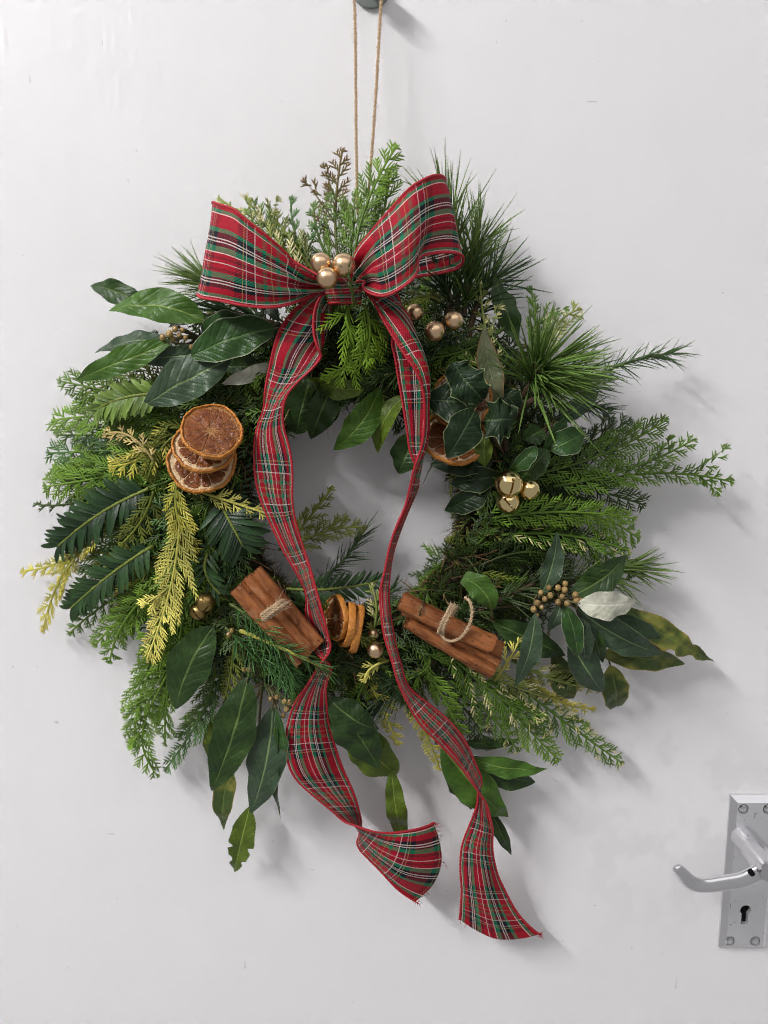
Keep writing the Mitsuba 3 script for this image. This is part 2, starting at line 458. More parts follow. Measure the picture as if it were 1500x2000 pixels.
rim = slab(plate.difference(sg.box(px0 + 0.002, pz0 + 0.002, px0 + PW - 0.002, pz1 - 0.002)), 0.0, 0.0024)
ring = bevel_ring(px0, pz0, px0 + PW, pz1, cz, 0.0024, 0.0072)
face = slab(sg.box(px0 + cz - 1e-4, pz0 + cz - 1e-4, px0 + PW - cz + 1e-4, pz1 - cz + 1e-4).difference(keyh.union(sg.MultiPoint([W(*q, 7.3)[[0, 2]] for q in SCREWS]).buffer(0.0042))), 0.0032, 0.0073)
part(dh, 'back_plate', mikit.ply(face, 'pitted_chrome'))
part(dh, 'bevelled_rim', mikit.ply(cat([rim, ring]), 'satin_chrome'))
keyhole_shade = slab(sg.box(px0 + 0.006, pz0 + 0.004, px0 + PW - 0.006, pz1 - 0.004), 0.0002, 0.0028)
part(dh, 'keyhole', mikit.ply(keyhole_shade, 'black'))  # black slab behind the plate paints the shade inside the keyhole


def screw(px, py):
    c = W(px, py, 7.4)
    head = m3.Manifold.cylinder(0.0011, 0.0036, 0.0030, 32)
    for a in (20, 110):
        head = head - m3.Manifold.cube([0.0034, 0.0009, 0.0012], True).rotate([0, 0, a]).translate([0, 0, 0.0011])
    m = head.to_mesh()
    v = m.vert_properties[:, :3]
    g = trimesh.Trimesh(np.stack([v[:, 0] + c[0], -v[:, 2] - 0.00725, v[:, 1] + c[2]], 1), m.tri_verts, process=False)
    if g.volume < 0:
        g.invert()
    part(dh, 'screw', mikit.ply(g, 'chrome', smooth=30))


for q in SCREWS:
    screw(*q)
b0 = W(1452, 1634, 7)
tip = b0 + np.array([0.0, -0.046, 0.0])
pts = np.array([b0 + [0, .001, 0], b0 + [0, -.004, 0], b0 + [0, -.016, 0], b0 + [0, -.017, 0], b0 + [0, -.0185, 0], b0 + [0, -.030, 0], b0 + [0, -.044, 0], b0 + [0, -.050, 0], b0 + [0, -.052, 0]])
part(dh, 'spindle', mikit.ply(sweep(pts, [.0098, .0096, .0090, .0084, .0098, .0100, .0098, .0080, .0030], 32, ref=(0, 0, 1)), 'chrome', smooth=40))
e = b0 + np.array([0, -0.043, 0])
lv = spline([e + [0.012, 0.0, 0.001], e + [0.0, 0, 0.0], W(1455, 1716, 50), W(1415, 1724, 50), W(1380, 1729, 50), W(1352, 1725, 52), W(1335, 1710, 57), W(1324, 1697, 62), W(1320, 1693, 63)], 60)
lr = np.interp(np.linspace(0, 1, 60), [0, .12, .3, .5, .65, .78, .9, .97, 1], [.0068, .0072, .0066, .0062, .0060, .0056, .0046, .0038, .001])
part(dh, 'lever', mikit.ply(sweep(lv, lr, 24, flat=0.62), 'satin_chrome', smooth=50))
ss = W(1470, 1708, 58)
gs = trimesh.creation.cylinder(radius=0.0021, height=0.004, sections=24)
gs.apply_transform(trimesh.transformations.rotation_matrix(PI / 2, [1, 0, 0]))
gs.apply_translation(ss + [0, 0.0025, 0])
part(dh, 'set_screw', mikit.ply(gs, 'black'))

# ---------------------------------------------------------------- the wreath's base
CX, CY = 692, 985
TOCAM = np.array([0.0, -0.985, 0.17])


def ringp(deg, r, d):
    a = math.radians(deg)
    return W(CX + r * math.sin(a), CY - r * math.cos(a), d)


# green tones: base colour, tip colour, chance of a pale twig, its colour
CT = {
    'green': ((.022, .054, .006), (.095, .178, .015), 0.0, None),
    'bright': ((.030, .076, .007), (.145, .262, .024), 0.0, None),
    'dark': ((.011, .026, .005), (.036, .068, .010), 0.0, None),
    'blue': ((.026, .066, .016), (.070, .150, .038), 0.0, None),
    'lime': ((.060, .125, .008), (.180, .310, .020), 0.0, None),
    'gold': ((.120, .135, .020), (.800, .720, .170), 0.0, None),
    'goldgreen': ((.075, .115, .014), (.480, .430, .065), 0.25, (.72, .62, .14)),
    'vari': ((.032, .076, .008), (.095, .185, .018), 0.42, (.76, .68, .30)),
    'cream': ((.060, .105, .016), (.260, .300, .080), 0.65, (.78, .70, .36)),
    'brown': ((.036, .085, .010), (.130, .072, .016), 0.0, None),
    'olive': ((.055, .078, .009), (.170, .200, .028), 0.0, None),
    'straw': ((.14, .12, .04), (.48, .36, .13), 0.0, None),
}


def frond(A, P, L, hw, tone, rng, sp=0.0052, tilt=None, detail=2, r=0.00085, stemcol=None):
    """The side twigs of a flat, fern-like cypress spray along the stem P: long side shoots, each a comb of fine fingers."""
    c0, c1, pv, cv = (None if q is None else np.asarray(q) for q in CT[tone])
    n = len(P)
    t = nrm(np.gradient(P, axis=0))
    tilt = rng.uniform(-0.6, 0.6) if tilt is None else tilt
    hw = hw * 1.15
    nb = max(int(L / sp), 4)
    phase, cup = rng.uniform(0, 6), rng.uniform(-0.25, 0.05)
    fing = min(0.0088, 0.0040 + 0.16 * hw)
    for i in range(nb + 3):
        u = min(0.05 + 0.95 * (i + 0.3 * rng.uniform()) / nb, 1.0)
        x = min(u * (n - 1), n - 1.001)
        j = int(x)
        p = P[j] * (1 - x + j) + P[j + 1] * (x - j)
        tt = t[j]
        s0 = nrm(np.cross(TOCAM, tt))
        N0 = np.cross(tt, s0)
        s1 = s0 * math.cos(tilt) + N0 * math.sin(tilt)
        N1 = np.cross(tt, s1)
        sd = (1 if i % 2 else -1) if i < nb else (0.5, -0.5, 0.0)[i - nb]
        prof = min(1.0, (u / 0.25)) ** 0.6 * max(1 - u, 0.0) ** 0.58 * 1.25
        l = hw * prof * rng.uniform(0.72, 1.08) * (1 + 0.15 * math.sin(phase + i * 0.7)) + 0.0035
        a = math.radians(rng.uniform(38, 50))
        if i >= nb:
            a = math.radians(46) if sd else 0.0
        d = nrm(tt * math.cos(a) + s1 * np.sign(sd) * math.sin(a) + N1 * rng.uniform(-0.10, 0.10))
        b = tt * rng.uniform(0.10, 0.30) - s1 * np.sign(sd) * 0.10 + N1 * (cup + rng.uniform(-0.08, 0.08)) + np.array([0, 0, -0.05])
        if rng.uniform() < 0.07 and u > 0.2:
            l *= 0.35
        jit = rng.uniform(0.70, 1.28)
        patch, pale = pv and rng.uniform() < pv * 1.2, False
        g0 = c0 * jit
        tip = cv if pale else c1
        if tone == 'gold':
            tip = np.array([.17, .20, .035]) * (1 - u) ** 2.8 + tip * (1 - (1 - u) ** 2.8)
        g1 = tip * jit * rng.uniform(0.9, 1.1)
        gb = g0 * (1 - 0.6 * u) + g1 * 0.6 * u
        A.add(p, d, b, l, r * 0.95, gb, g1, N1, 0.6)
        m = int(l / (0.0019 if detail > 1 else 0.0021))
        for q in range(m):
            w = (q + 0.9) / (m + 0.9)
            pp = p + d * l * w + b * l * w * w
            td = nrm(d + 2 * b * w)
            sq = np.cross(N1, td) * (1 if q % 2 else -1)
            l2 = fing * (0.34 + 0.86 * (1 - w)) * min(1, 0.6 + w * 2) * rng.uniform(0.8, 1.12)
            l2 = min(l2, 0.75 * l)
            a2 = math.radians(rng.uniform(28, 40))
            d2 = nrm(td * math.cos(a2) + sq * math.sin(a2) + N1 * rng.uniform(-0.10, 0.10))
            e0 = gb * (1 - w) + g1 * w
            e1 = g1 * rng.uniform(0.85, 1.2)
            if patch and w > 0.25 and rng.uniform() < 0.65:
                e1 = cv * rng.uniform(0.75, 1.1)
                e0 = e0 * 0.4 + e1 * 0.6
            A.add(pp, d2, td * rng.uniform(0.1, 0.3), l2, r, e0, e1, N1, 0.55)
            if detail > 2 and l2 > 0.0075:
                for q3 in (0.38, 0.62):
                    s3 = np.cross(N1, d2) * (1 if (q3 > 0.5) == (q % 2 > 0) else -1)
                    A.add(pp + d2 * l2 * q3, nrm(d2 * 0.82 + s3 * 0.57), d2 * 0.2, l2 * 0.36, r * 0.9, e0 * 0.5 + e1 * 0.5, e1, N1, 0.6)


ws = thing('wreath_base', 'round moss wreath base packed with short dark conifer clippings', 'wreath')
rng = np.random.default_rng(11)
nu, nv = 140, 20
V = []
for i in range(nu):
    for j in range(nv):
        b = j / nv * 2 * PI
        V.append(ringp(i / nu * 360, 252 + 44 * math.cos(b), 27 + 19 * math.sin(b)))
V = np.array(V)
V += (meshkit.fbm(V * 90, 3, 4) - 0.5)[:, None] * 0.008
F = []
for i in range(nu):
    for j in range(nv):
        a, b_, c_, d_ = i * nv + j, ((i + 1) % nu) * nv + j, ((i + 1) % nu) * nv + (j + 1) % nv, i * nv + (j + 1) % nv
        F += [[a, b_, c_], [a, c_, d_]]
mt = trimesh.Trimesh(V, F, process=False)
if mt.volume < 0:
    mt.invert()
colm = np.array([0.022, 0.018, 0.008]) * (0.5 + meshkit.noise(V * 300, 2))[:, None]
part(ws, 'moss_core', mikit.ply(mt, 'dull', smooth=True, color=colm))
A = Arcs(3, 3)
vn = mt.vertex_normals
for k in range(15000):
    f = mt.faces[rng.integers(0, len(mt.faces))]
    b = rng.dirichlet([1, 1, 1])
    p = b @ V[f]
    n = nrm(b @ vn[f])
    if n[1] > 0.5:
        continue
    d = nrm(n * 0.8 + rng.normal(size=3) * 0.7)
    col = np.array([(.050, .042, .014), (.030, .045, .012), (.060, .036, .018), (.085, .075, .025)][rng.integers(0, 4)]) * rng.uniform(0.6, 1.4)
    A.add(p, d, rng.normal(size=3) * 0.35, rng.uniform(0.004, 0.010), rng.uniform(0.00022, 0.0004), col * 0.6, col, n, 0.5)
part(ws, 'moss', arcs_shape(A, 'dull'), kind='stuff')
A = Arcs(4, 4, 0.2)
for k in range(380):
    deg = (k * 137.508) % 360
    r0 = rng.uniform(215, 290)
    reach = np.interp(deg, [0, 40, 80, 110, 150, 180, 215, 240, 290, 320, 360], [480, 470, 460, 450, 410, 390, 430, 530, 530, 450, 480])
    out = rng.uniform(-0.30, 1.0)
    turn = rng.uniform(10, 26) * (1 if rng.uniform() < 0.6 else -1)
    ln = (reach - r0) * rng.uniform(0.75, 1.0) if out > 0 else 90
    out = 1.0 if out > 0 else out * 1.6
    d0 = rng.uniform(34, 50)
    a0 = ringp(deg, r0, d0)
    a1 = ringp(deg + turn * 0.4, r0 + out * ln * 0.5, d0 - rng.uniform(-4, 6))
    a2 = ringp(deg + turn * 0.8, r0 + out * ln, max(d0 - rng.uniform(5, 24), 12))
    P = spline([a0, a1, a2], 14)
    L = np.linalg.norm(np.diff(P, axis=0), axis=1).sum()
    tone = rng.choice(['green', 'bright', 'green', 'olive', 'blue', 'dark'] if 235 < deg < 305 else ['dark', 'dark', 'green', 'green', 'olive', 'dark'])
    frond(A, P, L, mm(rng.uniform(28, 46)), tone, rng, sp=0.0052, detail=1, r=0.00085)
for k in range(110):
    deg = (k * 137.508 + 40) % 360
    r0 = rng.uniform(215, 330)
    d0 = rng.uniform(44, 56)
    sgn = 1 if rng.uniform() < 0.5 else -1
    P = spline([ringp(deg, r0, d0), ringp(deg + sgn * rng.uniform(7, 11), r0 + rng.uniform(0, 30), d0 + 6), ringp(deg + sgn * rng.uniform(16, 24), r0 + rng.uniform(-10, 70), d0 - rng.uniform(0, 8))], 14)
    L = np.linalg.norm(np.diff(P, axis=0), axis=1).sum()
    tone = rng.choice(['dark', 'dark', 'dark', 'green'])
    frond(A, P, L, mm(rng.uniform(22, 38)), tone, rng, sp=0.0052, detail=1, r=0.00085)
part(ws, 'foliage', arcs_shape(A), kind='stuff', label='short dark conifer clippings covering the wreath base')


A = Arcs(4, 4)
for k in range(420):
    deg = rng.uniform(0, 360)
    p = ringp(deg, rng.uniform(198, 300), rng.uniform(36, 56))
    d = nrm(rng.normal(size=3) * [1, 0.35, 1] + np.array([0, -0.15, 0]))
    c = np.array([(.13, .075, .035), (.20, .14, .06), (.09, .06, .03)][rng.integers(0, 3)]) * rng.uniform(0.6, 1.3)
    A.add(p, d, rng.normal(size=3) * 0.35, rng.uniform(0.006, 0.022), rng.uniform(0.0003, 0.0008), c, c * 1.2, (0, -1, 0), 0.5)
part(ws, 'dry_twigs', arcs_shape(A, 'dull', 1.0), kind='stuff')


# ---------------------------------------------------------------- cypress sprays
def stem_mesh(P, r0, r1, c0=(.07, .085, .03), c1=(.06, .12, .03), bsdf='foliage'):
    m = sweep(P, np.linspace(r0, r1, len(P)), 6)
    w = np.r_[np.repeat(np.linspace(0, 1, len(P)), 6), 0, 1][:, None]
    return mikit.ply(m, bsdf, smooth=True, color=np.asarray(c0) * (1 - w) + np.asarray(c1) * w)


def cypress(pts, hw, tone, label, seed, sp=0.0047, tilt=None, side=(), r=0.00085, group=None):
    rng = np.random.default_rng(seed + 1000)
    key = thing('cypress_spray', label, 'cypress spray', group)
    A = Arcs(5, 4, 0.22)
    P, L = path(pts, 26)
    d = np.mean([q[2] for q in pts])
    c0, c1, _, _ = CT[tone]
    frond(A, P, L, mm(hw, d), tone, rng, sp, tilt, 2, r)
    for w, dx, dy, hw2 in side:            # a longer side shoot: where it leaves (0..1), its tip as an offset in px
        i = int(w * 25)
        p0 = P[i]
        sc = mm(1, d)
        p2 = p0 + np.array([dx * sc, rng.uniform(-0.006, 0.006), -dy * sc])
        p1 = (p0 + p2) / 2 + nrm(P[min(i + 1, 25)] - P[i - 1]) * 0.15 * np.linalg.norm(p2 - p0)
        Q = spline([p0, p1, p2], 14)
        A.add(p0, nrm(p2 - p0), np.zeros(3), np.linalg.norm(p2 - p0) * 0.97, 0.0008, c0, c1, TOCAM, 0.6)
        frond(A, Q, np.linalg.norm(p2 - p0), mm(hw2, d), tone, rng, sp, tilt, 2, r)
    part(key, 'stem', stem_mesh(P, 0.0012, 0.0007, np.asarray(c0) * 1.3 + (.01, 0, 0), c1))
    part(key, 'foliage', arcs_shape(A), kind='stuff')
    return key


CYP = [
    # top
    ([(668, 540, 46), (655, 440, 40), (668, 298, 32)], 36, 'brown', 'bronze-tipped cypress spray rising left of the twine', [(0.45, -52, -70, 16), (0.6, -20, -60, 12)]),
    ([(690, 520, 50), (712, 410, 44), (772, 290, 34)], 50, 'bright', 'tall bright green cypress spray right of the twine above the bow', [(0.3, 40, -90, 26)]),
    ([(680, 530, 46), (690, 450, 44), (692, 385, 40)], 46, 'green', 'dense green cypress spray just under the twine', [(0.3, -40, -90, 24)]),
    ([(590, 540, 44), (520, 460, 38), (432, 390, 30)], 36, 'cream', 'cream variegated cypress spray behind the left bow loop', [(0.45, 14, -66, 18), (0.65, -6, -40, 14)]),
    ([(610, 530, 40), (580, 470, 36), (568, 392, 30)], 18, 'blue', 'slender blue-green twig between the bow loop and the bronze spray', [(0.4, -62, -36, 8), (0.2, 30, -60, 12)]),
    ([(640, 560, 40), (560, 490, 34), (490, 400, 26)], 46, 'green', 'green cypress spray mostly hidden by the left bow loop, tip showing above', []),
    ([(620, 540, 42), (570, 470, 38), (535, 425, 30)], 40, 'olive', 'olive cypress spray in the dip between the left loop and the bronze spray', []),
    ([(660, 540, 44), (625, 470, 40), (612, 405, 32)], 36, 'green', 'green cypress spray left of the bronze-tipped one', []),
    ([(700, 540, 46), (745, 430, 40), (760, 340, 32)], 44, 'green', 'green cypress spray against the upper edge of the right bow loop', []),
    # centre, under the knot
    ([(712, 596, 84), (722, 655, 86), (700, 722, 80)], 48, 'lime', 'lime green cypress spray right of the one hanging from the bow knot', []),
    ([(702, 590, 82), (676, 620, 86), (690, 670, 84), (645, 740, 76)], 60, 'lime', 'lime green fern-like cypress spray hanging under the bow knot', [(0.35, 40, 60, 26)]),
    ([(720, 590, 70), (740, 640, 66), (725, 720, 60)], 40, 'green', 'dark green cypress spray beside the lime one between the ribbon tails', []),
    # left fan
    ([(360, 800, 48), (240, 770, 36), (120, 745, 26)], 56, 'green', 'uppermost green cypress spray of the left side fan', []),
    ([(360, 840, 50), (240, 815, 38), (108, 820, 24)], 62, 'bright', 'second green cypress spray of the left fan, below the uppermost', []),
    ([(370, 880, 48), (240, 880, 36), (98, 885, 20)], 67, 'blue', 'bluish green cypress spray at mid height of the left fan', []),
    ([(360, 900, 52), (240, 925, 42), (92, 950, 24)], 74, 'bright', 'broad feathery cypress spray reaching the far left edge', [(0.5, -70, -50, 26)]),
    ([(350, 930, 52), (270, 960, 46), (160, 985, 34)], 64, 'green', 'green cypress spray just above the dark yew sprig', []),
    ([(350, 820, 46), (250, 800, 36), (150, 785, 24)], 52, 'bright', 'light green cypress spray behind the yellow-green yew, in the left fan', []),
    ([(350, 900, 44), (240, 905, 32), (130, 905, 20)], 56, 'green', 'green cypress spray lying deepest in the middle of the left fan', []),
    ([(340, 950, 48), (240, 955, 40), (110, 915, 22)], 50, 'bright', 'curving cypress spray just under the broad feathery one in the left fan', []),
    ([(300, 900, 62), (250, 850, 56), (208, 848, 50)], 20, 'straw', 'dried straw-coloured cypress tuft left of the orange slices', []),
    ([(330, 830, 54), (280, 890, 56), (220, 910, 48)], 36, 'goldgreen', 'yellowish green cypress spray left of the orange slices', []),
    ([(400, 830, 54), (330, 860, 56), (290, 930, 56)], 40, 'olive', 'olive cypress spray tucked against the orange slices', []),
    ([(360, 770, 44), (270, 745, 32), (165, 770, 20)], 50, 'olive', 'olive green cypress spray peeping out under the laurel at the top of the left fan', []),
    ([(330, 850, 42), (220, 850, 30), (115, 850, 16)], 56, 'green', 'green cypress spray filling the left fan between its second and bluish sprays', []),
    ([(330, 940, 42), (220, 945, 30), (100, 925, 16)], 56, 'green', 'green cypress spray lying behind the broad feathery one at the left edge', []),
    ([(320, 990, 44), (230, 1060, 36), (160, 1130, 24)], 52, 'bright', 'green cypress spray between the two dark yew sprigs at the left', []),
    ([(340, 1080, 46), (280, 1140, 40), (235, 1200, 30)], 48, 'goldgreen', 'yellow-green cypress spray left of the large golden one', []),
    # golden
    ([(350, 950, 62), (348, 1060, 66), (330, 1160, 64), (288, 1285, 48)], 58, 'gold', 'large golden yellow cypress spray hanging on the left side', [(0.55, -55, 40, 26)]),
    ([(350, 930, 66), (345, 1000, 68), (378, 1075, 62)], 42, 'goldgreen', 'yellow-green cypress spray below the orange slices', []),
    ([(300, 960, 58), (280, 1010, 56), (240, 1060, 50)], 36, 'olive', 'dull olive cypress spray between yew and golden spray', []),
    ([(375, 955, 64), (450, 980, 68), (528, 1005, 66)], 18, 'gold', 'narrow golden spray pointing right towards the left ribbon tail', []),
    ([(210, 1030, 46), (130, 1110, 32), (85, 1228, 20)], 36, 'goldgreen', 'golden tipped cypress spray drooping at the far left', [(0.3, -35, 45, 22)]),
    ([(215, 1010, 44), (130, 1090, 30), (48, 1115, 18)], 22, 'goldgreen', 'golden tipped spray whose end is the leftmost point of the wreath', []),
    ([(200, 960, 40), (130, 985, 28), (72, 985, 18)], 12, 'dark', 'thin dark twig poking out above the far left yew', []),
    # bottom left
    ([(350, 1120, 52), (265, 1180, 40), (188, 1258, 26)], 46, 'bright', 'green cypress spray below the lower yew sprig', [(0.5, 5, 60, 20)]),
    ([(290, 1130, 46), (205, 1180, 34), (138, 1235, 22)], 32, 'green', 'short green cypress spray just left of the hanging yellow one', []),
    ([(355, 1190, 56), (320, 1330, 44), (280, 1420, 36), (305, 1512, 26)], 54, 'bright', 'long bright green cypress spray hanging lowest at the left', [(0.5, -70, 40, 24), (0.75, -25, 30, 14)]),
    ([(345, 1230, 52), (285, 1330, 42), (262, 1455, 28)], 44, 'bright', 'bright green cypress spray at the left of the lowest hanging fronds', []),
    ([(360, 1220, 50), (330, 1340, 44), (322, 1450, 32)], 40, 'green', 'green cypress spray between the hanging fronds and the broad laurel leaf', []),
    ([(345, 1170, 50), (310, 1260, 44), (268, 1350, 34)], 38, 'green', 'green cypress spray under the tip of the golden spray', []),
    ([(430, 1330, 40), (380, 1420, 30), (325, 1500, 20)], 34, 'blue', 'dark bluish cypress spray behind the lower left laurel leaves', []),
    ([(380, 1180, 54), (365, 1290, 46), (300, 1400, 32)], 46, 'bright', 'green cypress spray hanging behind the golden tip, above the lowest fronds', []),
    ([(420, 1290, 44), (400, 1380, 34), (350, 1440, 22)], 40, 'green', 'green cypress spray showing under the broad laurel leaf at the lower left', []),
    # inner left
    ([(545, 1075, 46), (605, 1010, 44), (645, 958, 38)], 30, 'olive', 'olive cypress spray leaning up into the wreath opening', []),
    ([(555, 1085, 48), (630, 1040, 46), (706, 1030, 40)], 34, 'olive', 'olive cypress spray lying flat into the wreath opening', [(0.4, 60, -35, 16)]),
    ([(430, 960, 56), (400, 1010, 60), (420, 1080, 58)], 30, 'green', 'green cypress tuft right of the golden spray', []),
    # right side
    ([(985, 900, 52), (1110, 880, 46), (1228, 822, 34)], 50, 'dark', 'dark cypress spray, uppermost of those reaching right', [(0.6, 45, -60, 16)]),
    ([(1020, 930, 54), (1170, 890, 48), (1298, 822, 34)], 57, 'green', 'long green cypress spray rising to the right edge', [(0.55, 70, -50, 20)]),
    ([(1080, 950, 54), (1230, 915, 44), (1352, 860, 30)], 40, 'green', 'green cypress spray with a long thin upturned end at right', [(0.7, 30, -42, 12)]),
    ([(1120, 955, 48), (1270, 925, 36), (1425, 940, 24)], 28, 'green', 'thin cypress spray whose tip is the rightmost point of the wreath', [(0.72, 70, -50, 14), (0.8, 30, 30, 10)]),
    ([(1010, 930, 50), (1130, 950, 44), (1255, 985, 30)], 62, 'dark', 'dark feathery cypress spray right of the bells', []),
    ([(1060, 890, 46), (1140, 870, 40), (1200, 870, 34)], 48, 'dark', 'very dark cypress spray behind the oval leaves at right', []),
    ([(945, 1015, 58), (1080, 1000, 62), (1235, 1012, 48)], 40, 'bright', 'bright green cypress spray lying just below the bells', []),
    ([(980, 1045, 54), (1100, 1045, 52), (1225, 1075, 40)], 40, 'vari', 'cypress spray flecked with yellow, second below the bells', []),
    ([(900, 1080, 50), (950, 1040, 56), (940, 1000, 58)], 26, 'vari', 'small yellow-flecked cypress tuft at the inner right edge', []),
    ([(930, 1110, 52), (1010, 1080, 54), (1080, 1085, 50)], 48, 'dark', 'dark cypress spray in the middle of the right side', []),
    ([(1090, 1040, 50), (1170, 1070, 42), (1235, 1120, 32)], 48, 'green', 'green cypress spray above the upright grey leaf', []),
    # right top
    ([(978, 745, 58), (952, 660, 60), (938, 560, 52)], 18, 'cream', 'upright cream cypress spike right of the lower gold baubles', [(0.5, 20, -50, 9)]),
    ([(1070, 700, 52), (1085, 640, 46), (1128, 605, 36)], 38, 'cream', 'cream and green cypress spray behind the pine tuft at upper right', []),
    ([(1040, 700, 50), (1045, 640, 44), (1038, 568, 36)], 24, 'green', 'short green cypress spray standing at the upper right rim', [(0.5, 50, -30, 14)]),
    ([(985, 640, 56), (920, 680, 60), (840, 700, 58)], 34, 'green', 'dark green cypress spray below the gold baubles', []),
    ([(990, 700, 58), (960, 720, 62), (905, 700, 62)], 30, 'vari', 'yellow-tipped cypress spray above the holly', []),
    ([(860, 590, 60), (830, 578, 64), (790, 595, 66)], 22, 'olive', 'dull variegated twig under the right bow loop', []),
    # bottom
    ([(850, 1250, 54), (960, 1350, 54), (1075, 1425, 36)], 50, 'vari', 'cypress spray with white tips below the right cinnamon bundle', [(0.6, 70, 30, 24)]),
    ([(900, 1290, 58), (980, 1330, 56), (1060, 1360, 44)], 34, 'cream', 'creamy variegated cypress spray just under the right cinnamon sticks', []),
    ([(880, 1330, 56), (960, 1400, 48), (1010, 1465, 36)], 38, 'vari', 'cream-flecked cypress spray pointing down beside the right ribbon tail', []),
    ([(1000, 1290, 52), (1090, 1330, 44), (1175, 1345, 30)], 30, 'cream', 'pale cypress spray half hidden under the drooping grey-green leaf', []),
    ([(720, 1320, 58), (690, 1400, 52), (700, 1470, 40)], 36, 'green', 'green cypress spray beside the broad leaves between the ribbon tails', []),
    ([(830, 1300, 60), (870, 1370, 56), (900, 1430, 46)], 40, 'bright', 'bright green cypress spray just right of the right ribbon tail', []),
    ([(1100, 1000, 52), (1170, 1010, 44), (1245, 1050, 30)], 44, 'bright', 'fresh green cypress spray right of the small bells, low at the rim', []),
    ([(300, 1150, 50), (240, 1220, 40), (215, 1290, 28)], 42, 'bright', 'fresh green cypress spray left of the golden spray tip', []),
    ([(930, 1310, 50), (1010, 1400, 42), (1088, 1482, 28)], 46, 'bright', 'bright green cypress spray pointing down to the right', []),
    ([(990, 1320, 48), (1090, 1400, 38), (1212, 1488, 24)], 40, 'vari', 'yellow-flecked cypress spray reaching furthest down right', [(0.45, 60, 20, 18)]),
    ([(1010, 1310, 46), (1080, 1365, 38), (1155, 1385, 28)], 24, 'goldgreen', 'short yellowish spray below the broad dark leaves at right', []),
    ([(965, 1330, 58), (990, 1295, 62), (1012, 1255, 62)], 26, 'gold', 'small golden tuft at the end of the right cinnamon sticks', []),
    ([(815, 1195, 66), (858, 1235, 72), (900, 1285, 70)], 20, 'cream', 'cream-tipped spray crossing the right cinnamon bundle', [(0.5, 60, -4, 10)]),
    ([(700, 1290, 56), (745, 1380, 52), (775, 1450, 40)], 36, 'goldgreen', 'golden tipped cypress spray hanging between the ribbon tails', []),
    ([(780, 1340, 54), (825, 1420, 48), (858, 1500, 36)], 34, 'goldgreen', 'golden tipped cypress spray under the right ribbon tail', []),
    ([(660, 1290, 58), (740, 1320, 60), (830, 1400, 52)], 46, 'dark', 'dark cypress spray filling the bottom between the tails', []),
    ([(720, 1250, 62), (735, 1200, 66), (728, 1150, 64)], 20, 'cream', 'small cream tuft above the lowest gold baubles', []),
    ([(800, 1250, 58), (840, 1290, 62), (790, 1330, 60)], 40, 'green', 'green cypress spray right of the right ribbon tail at the bottom', []),
    ([(850, 1330, 52), (920, 1400, 46), (950, 1460, 36)], 44, 'dark', 'dark cypress spray hidden behind the right ribbon tail', []),
    ([(760, 1290, 66), (725, 1305, 68), (712, 1325, 66)], 16, 'gold', 'little golden tuft left of the right tail near the bottom', []),
    ([(640, 1250, 64), (690, 1240, 68), (740, 1265, 68)], 20, 'olive', 'olive cypress twig in front of the edge-on orange slices', []),
    ([(480, 1150, 54), (550, 1170, 56), (620, 1190, 52)], 36, 'dark', 'dark cypress spray behind the left cinnamon bundle', []),
    ([(450, 1200, 54), (455, 1270, 52), (440, 1360, 44)], 30, 'olive', 'greyish green cypress spray above the lower left laurel', []),
]
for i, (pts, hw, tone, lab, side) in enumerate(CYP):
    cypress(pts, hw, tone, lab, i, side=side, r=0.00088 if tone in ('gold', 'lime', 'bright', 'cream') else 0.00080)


# ---------------------------------------------------------------- pine tufts and soft-needled sprigs
def needles(name, catg, pts, length, n, label, seed, spread=(20, 65), r=0.00085, c0=(.026, .062, .014), c1=(.060, .125, .026), curve=0.22, u0=0.25, stemcol=(.075, .050, .03), bias=(0, -0.2, 0), nstem=0.0022, pair=True):
    rng = np.random.default_rng(seed + 5000)
    key = thing(name, label, catg)
    P, L = path(pts, 26)
    t = nrm(np.gradient(P, axis=0))
    d = np.mean([q[2] for q in pts])
    A = Arcs(6, 4)
    n = int(n * 0.6) if pair else n
    for k in range(n):
        u = u0 + (1 - u0) * ((k + rng.uniform()) / n) ** 0.85
        x = min(u * 25, 24.999)
        j = int(x)
        p = P[j] * (1 - x + j) + P[j + 1] * (x - j)
        rad = nrm(np.cross(t[j], nrm(rng.normal(size=3))))
        a = math.radians(rng.uniform(*spread)) * (1.15 - 0.65 * u)
        for q in range(2 if pair else 1):
            dd = nrm(t[j] * math.cos(a) + rad * math.sin(a) + rng.normal(size=3) * 0.09 + np.array(bias))
            l = mm(length, d) * 1.2 * rng.uniform(0.72, 1.08)
            end = p + dd * l
            if end[1] > -0.004:                       # keep in front of the door
                dd = nrm(dd + np.array([0, -(end[1] + 0.004) / l - 0.05, 0]))
            jit = rng.uniform(0.65, 1.3)
            A.add(p, dd, t[j] * rng.uniform(-0.1, 0.3) * curve + np.array([0, 0, -curve * 0.35]) + rng.normal(size=3) * 0.08, l, r * rng.uniform(0.8, 1.15), np.array(c0) * jit, np.array(c1) * jit, nrm(rng.normal(size=3)), 0.45)
    m = sweep(P, np.linspace(nstem, nstem * 0.7, len(P)) * (1 + 0.12 * np.sin(np.arange(len(P)) * 2.1)), 8)
    part(key, 'stem', mikit.ply(m, 'dull', smooth=True, color=np.tile(stemcol, (len(m.vertices), 1))))
    part(key, 'needles', arcs_shape(A, flat=0.55), kind='stuff')
    return key, P


